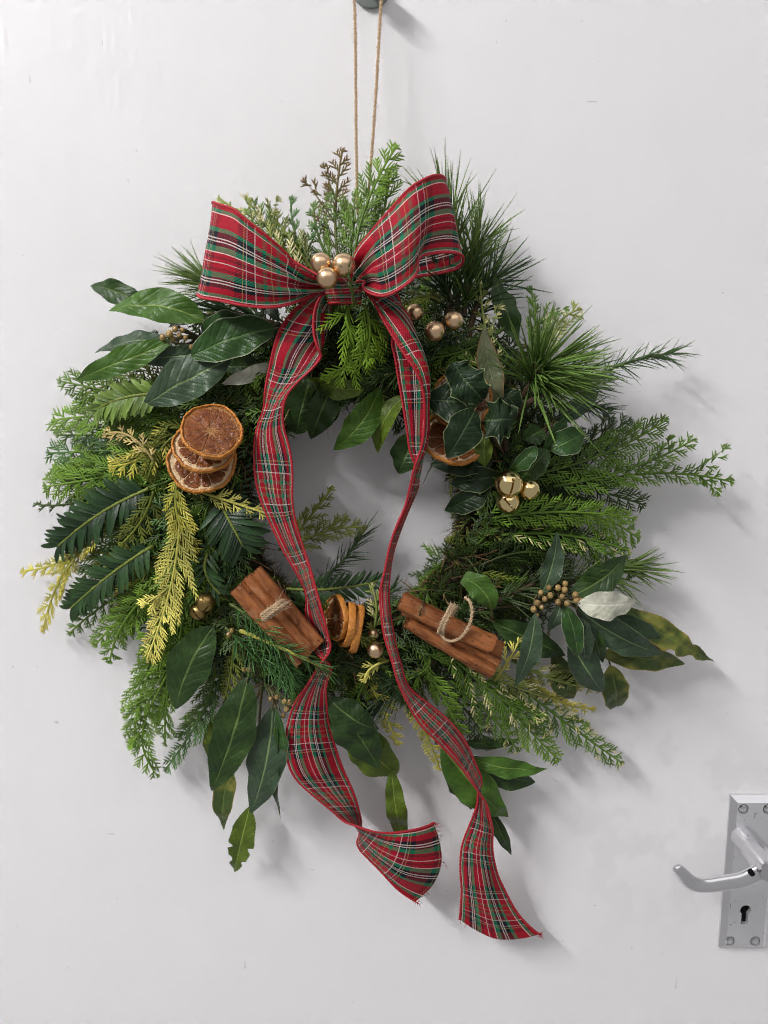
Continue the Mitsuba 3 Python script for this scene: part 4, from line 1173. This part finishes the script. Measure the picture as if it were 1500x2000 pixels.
ribbon(bow, 'loop', [
    [(680, 552, 88), (686, 566, 88)],
    [(690, 520, 88), (688, 545, 84), (702, 558, 96)],
    [(698, 486, 92), (722, 520, 104), (722, 570, 104)],
    [(730, 447, 99), (738, 515, 112), (748, 577, 110)],
    [(768, 403, 104), (780, 490, 116), (783, 563, 114)],
    [(800, 368, 107), (812, 455, 114), (812, 536, 112)],
    [(830, 349, 105), (838, 430, 106), (820, 504, 104)],
    [(850, 342, 99), (862, 425, 100), (846, 495, 101)],
    [(865, 344, 91), (882, 425, 93), (880, 493, 95)],
    [(870, 352, 84), (890, 430, 85), (904, 500, 86)],
    [(862, 358, 79), (880, 435, 78), (898, 520, 79)],
    [(840, 368, 75), (850, 445, 74), (862, 533, 75)],
    [(795, 410, 72), (800, 470, 72), (812, 541, 73)],
    [(735, 480, 76), (760, 553, 76)],
    [(688, 552, 82), (695, 566, 82)],
], n=120, gathers=[(0.05, 0.14, 0.0026), (1.0, 0.12, 0.0020)], seed=2, s0=0.030)
ribbon(bow, 'tail', [
    [(640, 566, 84), (648, 572, 86), (652, 576, 84)],
    [(612, 580, 82), (640, 584, 86), (648, 584, 80), (632, 578, 92)],
    [(576, 606, 82), (622, 618, 87), (645, 612, 78), (616, 606, 94)],
    [(550, 640, 82), (606, 650, 88), (638, 645, 78), (614, 646, 95)],
    [(534, 682, 82), (580, 690, 89), (628, 676, 84), (622, 680, 95)],
    [(525, 720, 80), (572, 730, 87), (622, 705, 92)],
    [(518, 765, 79), (545, 772, 84), (568, 762, 90)],
    [(515, 800, 74), (535, 800, 84), (554, 792, 88)],
    [(503, 838, 70), (530, 838, 84), (553, 830, 86)],
    [(496, 875, 72), (532, 875, 84), (564, 872, 83)],
    [(498, 920, 76), (536, 922, 84), (571, 925, 82)],
    [(508, 968, 78), (540, 972, 83), (571, 972, 82)],
    [(528, 1018, 78), (553, 1018, 82), (576, 1012, 80)],
    [(552, 1070, 78), (572, 1068, 81), (590, 1062, 80)],
    [(577, 1115, 77), (592, 1112, 80), (604, 1106, 82)],
    [(598, 1160, 72), (602, 1156, 78), (616, 1150, 84)],
    [(598, 1205, 68), (614, 1205, 74), (628, 1195, 86)],
    [(608, 1245, 70), (624, 1245, 72), (638, 1238, 86)],
    [(622, 1280, 76), (634, 1276, 78), (643, 1270, 85)],
    [(645, 1302, 78), (635, 1302, 80), (623, 1300, 82)],
    [(638, 1335, 74), (625, 1330, 75), (605, 1332, 76)],
    [(638, 1375, 66), (605, 1375, 70), (577, 1372, 68)],
    [(644, 1418, 58), (602, 1420, 65), (562, 1420, 60)],
    [(656, 1462, 52), (608, 1465, 60), (560, 1468, 56)],
    [(672, 1508, 46), (628, 1512, 54), (575, 1518, 54)],
    [(690, 1548, 42), (655, 1550, 48), (610, 1552, 52)],
    [(700, 1580, 38), (682, 1580, 44), (646, 1582, 50)],
    [(706, 1606, 32), (694, 1604, 40), (672, 1603, 50)],
    [(702, 1630, 28), (700, 1624, 40), (692, 1613, 52)],
    [(698, 1650, 28), (712, 1636, 44), (722, 1624, 54)],
    [(726, 1686, 32), (746, 1656, 48), (760, 1627, 52)],
    [(758, 1718, 34), (790, 1680, 50), (800, 1622, 48)],
    [(785, 1744, 34), (830, 1690, 44), (828, 1615, 42)],
    [(812, 1762, 32), (862, 1685, 36), (846, 1607, 36)],
], n=230, m=15, gathers=[(0.0, 0.03, 0.001)], seed=3, s0=0.010)
ribbon(bow, 'tail', [
    [(716, 572, 84), (726, 568, 86), (738, 564, 84)],
    [(733, 594, 90), (755, 582, 90), (774, 574, 86)],
    [(748, 624, 94), (788, 612, 92), (800, 618, 84), (778, 628, 80)],
    [(768, 658, 98), (806, 646, 94), (814, 652, 86), (766, 664, 80)],
    [(790, 692, 100), (822, 682, 95), (828, 690, 87), (772, 700, 81)],
    [(812, 726, 100), (834, 720, 96), (836, 730, 87), (778, 738, 81)],
    [(825, 762, 98), (838, 760, 94), (838, 766, 86), (784, 772, 81)],
    [(829, 800, 96), (838, 800, 91), (834, 806, 84), (790, 808, 80)],
    [(829, 838, 92), (837, 840, 88), (830, 846, 82), (796, 846, 79)],
    [(822, 876, 90), (831, 880, 86), (822, 884, 80), (802, 884, 78)],
    [(808, 916, 88), (822, 916, 82), (816, 918, 76)],
    [(802, 950, 86), (814, 952, 80), (818, 946, 74)],
    [(794, 985, 84), (800, 985, 80), (806, 978, 74)],
    [(776, 1022, 84), (782, 1022, 82), (790, 1016, 76)],
    [(762, 1062, 84), (766, 1064, 82), (774, 1062, 78)],
    [(753, 1105, 84), (757, 1107, 82), (764, 1105, 78)],
    [(744, 1155, 82), (751, 1157, 83), (758, 1155, 80)],
    [(745, 1205, 82), (754, 1205, 84), (764, 1203, 80)],
    [(752, 1250, 82), (762, 1250, 84), (772, 1247, 80)],
    [(766, 1295, 80), (773, 1294, 82), (781, 1291, 78)],
    [(778, 1335, 78), (784, 1333, 80), (791, 1330, 76)],
    [(792, 1366, 74), (800, 1360, 76), (808, 1352, 72)],
    [(815, 1405, 70), (828, 1392, 73), (842, 1378, 66)],
    [(850, 1444, 66), (866, 1428, 69), (882, 1412, 62)],
    [(885, 1482, 62), (898, 1466, 64), (908, 1446, 58)],
    [(913, 1516, 58), (920, 1502, 58), (926, 1486, 54)],
    [(934, 1547, 54), (937, 1538, 52), (940, 1526, 50)],
    [(950, 1572, 50), (943, 1562, 48), (934, 1550, 48)],
    [(956, 1590, 46), (944, 1580, 46), (932, 1568, 48)],
    [(962, 1622, 42), (944, 1614, 46), (920, 1605, 44)],
    [(963, 1660, 38), (936, 1655, 44), (904, 1648, 40)],
    [(972, 1705, 34), (938, 1700, 42), (899, 1695, 36)],
    [(990, 1748, 30), (945, 1748, 38), (901, 1740, 32)],
    [(1018, 1792, 26), (960, 1792, 32), (900, 1770, 28)],
    [(1053, 1823, 22), (978, 1834, 26), (897, 1796, 24)],
], n=230, m=15, gathers=[(0.0, 0.03, 0.001)], seed=4, s0=0.024)
kn = []
for i in range(17):
    a = i / 16 * 2 * PI
    kn.append([(660 + 28 * math.cos(a) - 8, 538, 88 + 11 * math.sin(a)), (667 + 38 * math.cos(a), 566, 88 + 14 * math.sin(a)), (668 + 30 * math.cos(a) + 4, 592, 86 + 11 * math.sin(a))])
ribbon(bow, 'knot', kn, n=64, m=9, wrinkle=0.0012, gathers=[(0.5, 0.6, 0.0006)], seed=5)
frR = np.random.default_rng(8)
A = Arcs(4, 3)
for (x0, y0, x1, y1, d0, d1, n) in ((846, 1607, 866, 1660, 36, 36, 10), (866, 1680, 814, 1763, 36, 32, 22), (846, 1606, 846, 1608, 36, 36, 26), (812, 1762, 816, 1762, 32, 32, 14), (1053, 1823, 1055, 1824, 22, 22, 34), (897, 1797, 985, 1833, 24, 26, 24)):
    for _ in range(n):
        u = frR.uniform()
        p = W(x0 + (x1 - x0) * u, y0 + (y1 - y0) * u, d0 + (d1 - d0) * u)
        col = [RED, RED, GRN, NVY][frR.integers(0, 4)] if abs(x1 - x0) > 8 else RED
        A.add(p, nrm(np.array([0.6, -0.2, -0.5]) + frR.normal(size=3) * 0.5), frR.normal(size=3) * 0.5, frR.uniform(0.0015, 0.0045), 0.00016, col, col, (0, -1, 0), 0.8)
part(bow, 'frayed_threads', arcs_shape(A, 'dull', 1.0), kind='stuff')


# ---------------------------------------------------------------- gold baubles and brass bells
def bauble_pick(label, balls, anchor):
    key = thing('bauble_pick', label, 'bauble cluster')
    a = W(*anchor)
    for (bx, by, bd, br) in balls:
        c = W(bx, by, bd)
        s = trimesh.creation.icosphere(subdivisions=4, radius=mm(br, bd))
        s.apply_translation(c)
        b = part(key, 'bauble', mikit.ply(s, 'satin_gold', smooth=True))
        st = sweep(spline([c, c * 0.5 + a * 0.5 + [0, -0.002, 0], a], 8), 0.0006, 6)
        part(b, 'wire', mikit.ply(st, 'wire', smooth=True))
    return key


bauble_pick('three satin gold baubles in the centre of the bow', [(627, 514, 108, 19), (671, 518, 110, 21.5), (639, 543, 114, 20)], (655, 540, 84))
bauble_pick('three coppery gold baubles under the right bow loop', [(810, 611, 72, 16.5), (886, 626, 76, 18), (849, 647, 80, 19.5)], (850, 612, 58))
bauble_pick('two small gold baubles by the edge-on orange slices', [(733, 1269, 72, 17), (729, 1238, 66, 12)], (715, 1260, 52))


def bell(parent, px, py, d, r, axis, spin, bsdf='brass'):
    R = mm(r, d)
    b = m3.Manifold.sphere(R, 64) - m3.Manifold.sphere(R * 0.90, 48)
    for a in (0, 90):
        b = b - m3.Manifold.cube([R * 3, R * 0.13, R * 1.4], True).translate([0, 0, -R * 0.75]).rotate([0, 0, a])
    for k in range(4):
        b = b - m3.Manifold.cylinder(R * 3, R * 0.13, R * 0.13, 20).translate([0, 0, -R * 1.5]).rotate([0, 90, 0]).rotate([0, 0, 45 * 0 + 90 * k]).translate([0, 0, -R * 0.03])
    b = b + (m3.Manifold.cylinder(R * 0.07, R * 1.03, R * 1.03, 64, True).translate([0, 0, R * 0.14]) - m3.Manifold.cylinder(R, R * 0.95, R * 0.95, 48, True))
    b = b + m3.Manifold.sphere(R * 0.28, 24).translate([0, 0, -R * 0.55])
    m = b.to_mesh()
    v = m.vert_properties[:, :3]
    z = nrm(np.array(axis, float))
    x = nrm(np.cross([0.2, 1, 0.1], z))
    y = np.cross(z, x)
    c, s = math.cos(math.radians(spin)), math.sin(math.radians(spin))
    v = v @ np.array([[c, s, 0], [-s, c, 0], [0, 0, 1]]) @ np.array([x, y, z]) + W(px, py, d)
    g = trimesh.Trimesh(v, m.tri_verts, process=False)
    return part(parent, 'bell', mikit.ply(g, bsdf, smooth=35))


bl_ = thing('bell_cluster', 'three shiny brass jingle bells on the right side', 'jingle bells')
bell(bl_, 994, 945, 80, 27, (0.1, 0.45, 0.9), 20)
bell(bl_, 1034, 956, 74, 21, (0.5, 0.3, 0.8), 50)
bell(bl_, 992, 980, 76, 23, (-0.5, 0.5, 0.6), 10)
part(bl_, 'wire', mikit.ply(sweep(spline([W(994, 945, 70), W(1005, 962, 64), W(1034, 956, 68)], 10), 0.0008, 6), 'wire', smooth=True))
bl_ = thing('bell_cluster', 'dull brass jingle bells half hidden at the left, by the cinnamon', 'jingle bells')
bell(bl_, 402, 1176, 62, 20, (0.4, 0.3, 0.8), 35, 'old_brass')
bell(bl_, 388, 1194, 58, 18, (-0.4, 0.4, 0.7), 5, 'old_brass')


# ---------------------------------------------------------------- dried orange slices
def orange(label, px, py, d, r, normal, pith=0.10, spin=0.0, seed=0, thick=0.0036, dark=1.0, group=None, cup=0.12, gap=0.016, pc=(.60, .42, .24)):
    rng = np.random.default_rng(seed + 400)
    key = thing('orange_slice', label, 'dried orange slice', group)
    R = mm(r, d)
    z = nrm(np.array(normal, float))
    x = nrm(np.cross([0, 0, 1] if abs(z[2]) < 0.95 else [1, 0, 0], z))
    y = np.cross(z, x)
    c0 = W(px, py, d)
    ph = rng.uniform(0, 6, 3)

    def place(v):
        v = np.array(v, float)
        a, rr = np.arctan2(v[:, 1], v[:, 0]), np.hypot(v[:, 0], v[:, 1])
        k = 1 + 0.035 * np.sin(2 * a + ph[0]) + 0.02 * np.sin(5 * a + ph[1]) + 0.008 * np.sin(13 * a)
        h = v[:, 2] + cup * R * (rr / R) ** 2 * (0.5 + 0.5 * np.sin(a * 2 + ph[2])) * 0.6
        ca, sa = math.cos(spin), math.sin(spin)
        X, Y = v[:, 0] * k, v[:, 1] * k
        return c0 + (X * ca - Y * sa)[:, None] * x + (X * sa + Y * ca)[:, None] * y + h[:, None] * z

    n = 96
    prof = [(0.925, -.5), (0.965, -.56), (1.0, -.42), (1.01, 0), (1.0, .42), (0.965, .58), (0.925, .5)]
    V, F = [], []
    for i in range(n):
        a = i / n * 2 * PI
        for q, (pr, pz) in enumerate(prof):
            j = 1 + 0.010 * rng.normal()
            V.append([pr * R * math.cos(a) * j, pr * R * math.sin(a) * j, pz * thick])
    m = len(prof)
    for i in range(n):
        for j in range(m):
            a, b = i * m + j, i * m + (j + 1) % m
            c, e = ((i + 1) % n) * m + j, ((i + 1) % n) * m + (j + 1) % m
            F += [[a, c, e], [a, e, b]]
    V = place(V)
    g = trimesh.Trimesh(V, F, process=False)
    if g.volume < 0:
        g.invert()
    nz = meshkit.fbm(V * 500, 3, seed)[:, None]
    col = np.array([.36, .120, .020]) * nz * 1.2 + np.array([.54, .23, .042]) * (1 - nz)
    part(key, 'rind', mikit.ply(g, 'candied', smooth=True, color=np.clip(col * dark, 0, 1)))

    def prism(ring, z0, z1, col, dome=0.0, cen=None):
        ring = np.array(ring)
        k = len(ring)
        cen = ring.mean(0) if cen is None else np.array(cen)
        lay = []
        for f, zz in ((1.0, z0), (1.0, z1 * 0.8), (0.9, z1), (0.6, z1 + dome), (0.3, z1 + dome * 1.3)):
            lay.append(np.c_[cen + (ring - cen) * f, np.full(k, zz)])
        v = np.vstack(lay + [np.array([[*cen, z1 + dome * 1.35]])])
        f = []
        for L_ in range(4):
            for i in range(k):
                a, b = L_ * k + i, L_ * k + (i + 1) % k
                f += [[a, b, b + k], [a, b + k, a + k]]
        for i in range(k):
            f.append([4 * k + i, 4 * k + (i + 1) % k, 5 * k])
        return v, f

    # pale pith and membranes: a thin disc between the segments
    ring = [[0.935 * R * math.cos(a), 0.935 * R * math.sin(a)] for a in np.arange(72) / 72 * 2 * PI]
    v1, f1 = prism(ring, -thick * 0.22, thick * 0.22, None, 0)
    v2 = np.array(v1) * [1, 1, -1]
    V = np.vstack([place(v1), place(v2)])
    f2 = np.array(f1)[:, ::-1] + len(v1)
    nz = meshkit.noise(V * 900, seed)[:, None]
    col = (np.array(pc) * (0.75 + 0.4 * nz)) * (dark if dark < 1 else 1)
    part(key, 'pith', mikit.ply((V, np.vstack([f1, f2])), 'candied', smooth=True, color=np.clip(col, 0, 1)))
    ns = 10
    ro = 0.925 - pith
    edges = np.cumsum(rng.uniform(0.6, 1.4, ns))
    edges = np.r_[0, edges] / edges[-1] * 2 * PI
    for k in range(ns):
        a0, a1 = edges[k] + gap, edges[k + 1] - gap
        am = (a0 + a1) / 2
        rr = ro * rng.uniform(0.90, 1.03)
        pts = [[0.13 * R * math.cos(am), 0.13 * R * math.sin(am)]]
        for rad, aa in ((0.30, a0 + .03), (0.55, a0), (rr * 0.90, a0)):
            pts.append([rad * R * math.cos(aa), rad * R * math.sin(aa)])
        for q in np.linspace(0.12, 0.88, 6):
            aa = a0 + (a1 - a0) * q
            rad = rr * (1 - 0.05 * (2 * q - 1) ** 4) * rng.uniform(0.975, 1.01)
            pts.append([rad * R * math.cos(aa), rad * R * math.sin(aa)])
        for rad, aa in ((rr * 0.90, a1), (0.55, a1), (0.30, a1 - .03)):
            pts.append([rad * R * math.cos(aa), rad * R * math.sin(aa)])
        both_v, both_f = [], []
        dm = thick * rng.uniform(-0.10, 0.10)
        v, f = prism(pts, 0.0, thick * 0.34, None, dm)
        v[:, 2] += (meshkit.noise(v * 1600 + k, seed) - 0.5) * thick * 0.25 * (v[:, 2] > thick * 0.3)
        w = np.array(v) * [1, 1, -1]
        VV = np.vstack([place(v), place(w)])
        FF = np.vstack([f, np.array(f)[:, ::-1] + len(v)])
        rad = np.hypot(v[:, 0], v[:, 1]) / R
        tone = np.array([.110, .028, .009]) * rng.uniform(0.7, 1.3)
        lite = np.array([.31, .110, .028])
        mixv = np.clip(meshkit.fbm(v * 700, 3, k) * 1.5 - 0.45 + 0.25 * (rad > 0.75), 0, 1)[:, None]
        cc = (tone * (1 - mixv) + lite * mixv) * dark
        part(key, 'segment', mikit.ply((VV, FF), 'candied', smooth=True, color=np.clip(np.vstack([cc, cc]), 0, 1)))
    return key


g3 = 'dried orange slices stacked on the left side'
orange('topmost of the three dried orange slices at the left, narrow rind', 413, 843, 86, 60, (0.16, -0.74, 0.60), 0.02, seed=1, group=g3, pc=(.30, .14, .05), gap=0.012)
orange('middle of the three dried orange slices at the left, bright rim', 399, 872, 77, 58, (0.14, -0.80, 0.52), 0.075, seed=2, group=g3, pc=(.68, .48, .27))
orange('lowest of the three dried orange slices at the left, broad pale pith', 395, 903, 66, 64, (0.12, -0.88, 0.38), 0.095, seed=3, group=g3, pc=(.68, .48, .27))
g2 = 'dried orange slices under the holly'
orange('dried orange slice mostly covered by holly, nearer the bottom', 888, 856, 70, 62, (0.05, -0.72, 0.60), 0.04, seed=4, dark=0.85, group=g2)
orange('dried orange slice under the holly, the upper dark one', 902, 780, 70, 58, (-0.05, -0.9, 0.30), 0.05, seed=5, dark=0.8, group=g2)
g4 = 'dried orange slices standing on edge at the bottom'
orange('leftmost of the three edge-on orange slices, its cut face showing', 658, 1206, 64, 47, (-0.86, -0.46, 0.1), 0.06, seed=6, group=g4, thick=0.004)
orange('middle of the three edge-on orange slices', 680, 1219, 66, 46, (-0.96, -0.20, 0.22), 0.06, seed=7, group=g4, thick=0.005)
orange('rightmost of the three edge-on orange slices, beside the gold baubles', 696, 1227, 64, 46, (-0.97, -0.14, 0.22), 0.06, seed=8, group=g4, thick=0.005)


# ---------------------------------------------------------------- cinnamon bundles
def quill(parent, a, b, r, turn, seed, squash=1.3):
    """A rolled stick of bark from a to b ((px, py, mm)): a sheet curled in from both sides."""
    rng = np.random.default_rng(seed + 60)
    p0, p1 = W(*a), W(*b)
    R = mm(r, (a[2] + b[2]) / 2)
    half = []
    for u in np.linspace(0, 1, 34):
        ang = -PI / 2 + u * 2 * PI * 1.18
        rad = R * 0.60 * (1 - 0.40 * u)
        half.append([R * 0.47 + rad * math.cos(ang) * (1 if u < 2 else 1), rad * math.sin(ang)])
    half = np.array(half)
    line = np.vstack([(half * [-1, 1])[::-1], half])
    line[:, 1] *= squash / 0.8
    poly = sg.LineString(line).buffer(R * 0.10, quad_segs=2).simplify(R * 0.02)
    if poly.geom_type != 'Polygon':
        poly = max(poly.geoms, key=lambda g: g.area)
    vs, fs = [], []
    z = nrm(p1 - p0)
    x = nrm(np.cross(z, TOCAM))
    y = np.cross(z, x)
    c, s = math.cos(math.radians(turn)), math.sin(math.radians(turn))
    x, y = x * c + y * s, y * c - x * s
    M = 22
    Ln = np.linalg.norm(p1 - p0)
    meshes, uvs = [], []
    bend = nrm(rng.normal(size=3)) * 0.0012
    for ringc in [poly.exterior, *poly.interiors]:
        q = np.array(ringc.coords)[:-1]
        arc = np.r_[0, np.cumsum(np.linalg.norm(np.diff(q, axis=0), axis=1))]
        K = len(q)
        V = []
        for i in range(M):
            w = i / (M - 1)
            off = bend * math.sin(PI * w)
            k = 1 + 0.04 * (meshkit.noise(np.array([[w * 5, seed, 0]]), 1)[0] - 0.5)
            dn = (meshkit.noise(np.c_[q * 900, np.full(K, w * 9 + seed)], 2) - 0.5) * R * 0.15
            qq = q * k + nrm(q) * dn[:, None]
            rag = 0.0
            if i in (0, M - 1):
                rag = (meshkit.noise(np.c_[q * 700, np.full(K, seed + i)], 5) - 0.5)[:, None] * 0.0022
            V.append(p0 + z * Ln * w + z * rag + qq[:, :1] * x + qq[:, 1:] * y + off)
        V = np.vstack(V)
        F = []
        for i in range(M - 1):
            for j in range(K):
                a_, b_ = i * K + j, i * K + (j + 1) % K
                F += [[a_, b_, b_ + K], [a_, b_ + K, a_ + K]]
        meshes.append((V, F))
        uvs.append(np.c_[np.tile(arc, M) + seed * 0.1, np.repeat(np.linspace(0, Ln, M), K)])
    v2, f2 = trimesh.creation.triangulate_polygon(poly, engine='earcut')
    for w, fl in ((0.004, 1), (0.996, -1)):
        V = p0 + z * Ln * w + v2[:, :1] * x + v2[:, 1:2] * y
        meshes.append((V, f2[:, ::fl]))
        uvs.append(np.c_[v2[:, 0] + 3, v2[:, 1]])
    Vs, Fs, n = [], [], 0
    for V, F in meshes:
        Vs.append(V)
        Fs.append(np.asarray(F) + n)
        n += len(V)
    g = (np.vstack(Vs), np.vstack(Fs))
    return part(parent, 'cinnamon_stick', mikit.ply(g, 'cinnamon', smooth=True, uv=np.vstack(uvs)))


cb = thing('cinnamon_bundle', 'bundle of cinnamon sticks tied with twine left of the left ribbon tail', 'cinnamon sticks')
quill(cb, (464, 1146, 78), (592, 1290, 80), 17, 12, 1)
quill(cb, (483, 1127, 74), (608, 1272, 76), 13, 70, 2)
quill(cb, (500, 1114, 77), (624, 1258, 77), 12, -15, 3)


def tie(parent, pts, r, seed, turns=3, step=4.0, label=None):
    """Twine wound round: a closed loop through the points, repeated a few times with small offsets."""
    rng = np.random.default_rng(seed)
    P = []
    for k in range(turns):
        for (x_, y_, d_) in pts:
            P.append(W(x_ + step * k + rng.uniform(-1, 1), y_ + step * k * 0.7 + rng.uniform(-1, 1), d_ + rng.uniform(-0.5, 0.5)))
    part(parent, 'twine_tie', twine(spline(P, 50 * turns), r, seed, fuzz=1.6), label=label)


tie(cb, [(503, 1207, 82), (520, 1194, 89), (540, 1180, 90), (552, 1172, 80), (548, 1176, 64), (520, 1196, 62), (505, 1206, 68)], 0.0011, 3, 4, 2.5)
A = Arcs(6, 4)
rr_ = np.random.default_rng(4)
for _ in range(40):
    A.add(W(515 + rr_.uniform(-6, 6), 1208 + rr_.uniform(-6, 6), 86), nrm(np.array([0.7, -0.15, 0.62]) + rr_.normal(size=3) * 0.10), rr_.normal(size=3) * 0.12, rr_.uniform(0.008, 0.020), 0.00022, (.45, .33, .21), (.62, .50, .36), (0, -1, 0), 0.7)
part(cb, 'twine_fibres', arcs_shape(A, 'dull', 1.0), kind='stuff')
cb = thing('cinnamon_bundle', 'bundle of cinnamon sticks tied with twine right of the right ribbon tail', 'cinnamon sticks')
quill(cb, (784, 1172, 80), (962, 1258, 82), 17, 10, 4)
quill(cb, (790, 1186, 74), (978, 1270, 72), 15, -20, 5)
quill(cb, (800, 1204, 72), (966, 1304, 74), 22, 170, 6)
tie(cb, [(858, 1236, 82), (862, 1218, 96), (872, 1198, 97), (882, 1184, 84), (880, 1192, 62), (862, 1234, 60)], 0.0011, 6, 3, 3.0)
part(cb, 'twine_tie', twine(spline([W(860, 1236, 86), W(878, 1252, 88), W(898, 1246, 90), (W(914, 1226, 92)), W(922, 1198, 92), W(918, 1176, 90), W(908, 1168, 84)], 60), 0.00112, 9, fuzz=2.0), label='loose curved twine end')
part(cb, 'wire', mikit.ply(sweep(spline([W(817, 1216, 76), W(819, 1204, 86), W(822, 1190, 89), W(826, 1178, 86), W(827, 1174, 76)], 20), 0.0006, 6), 'wire', smooth=True))
clean()
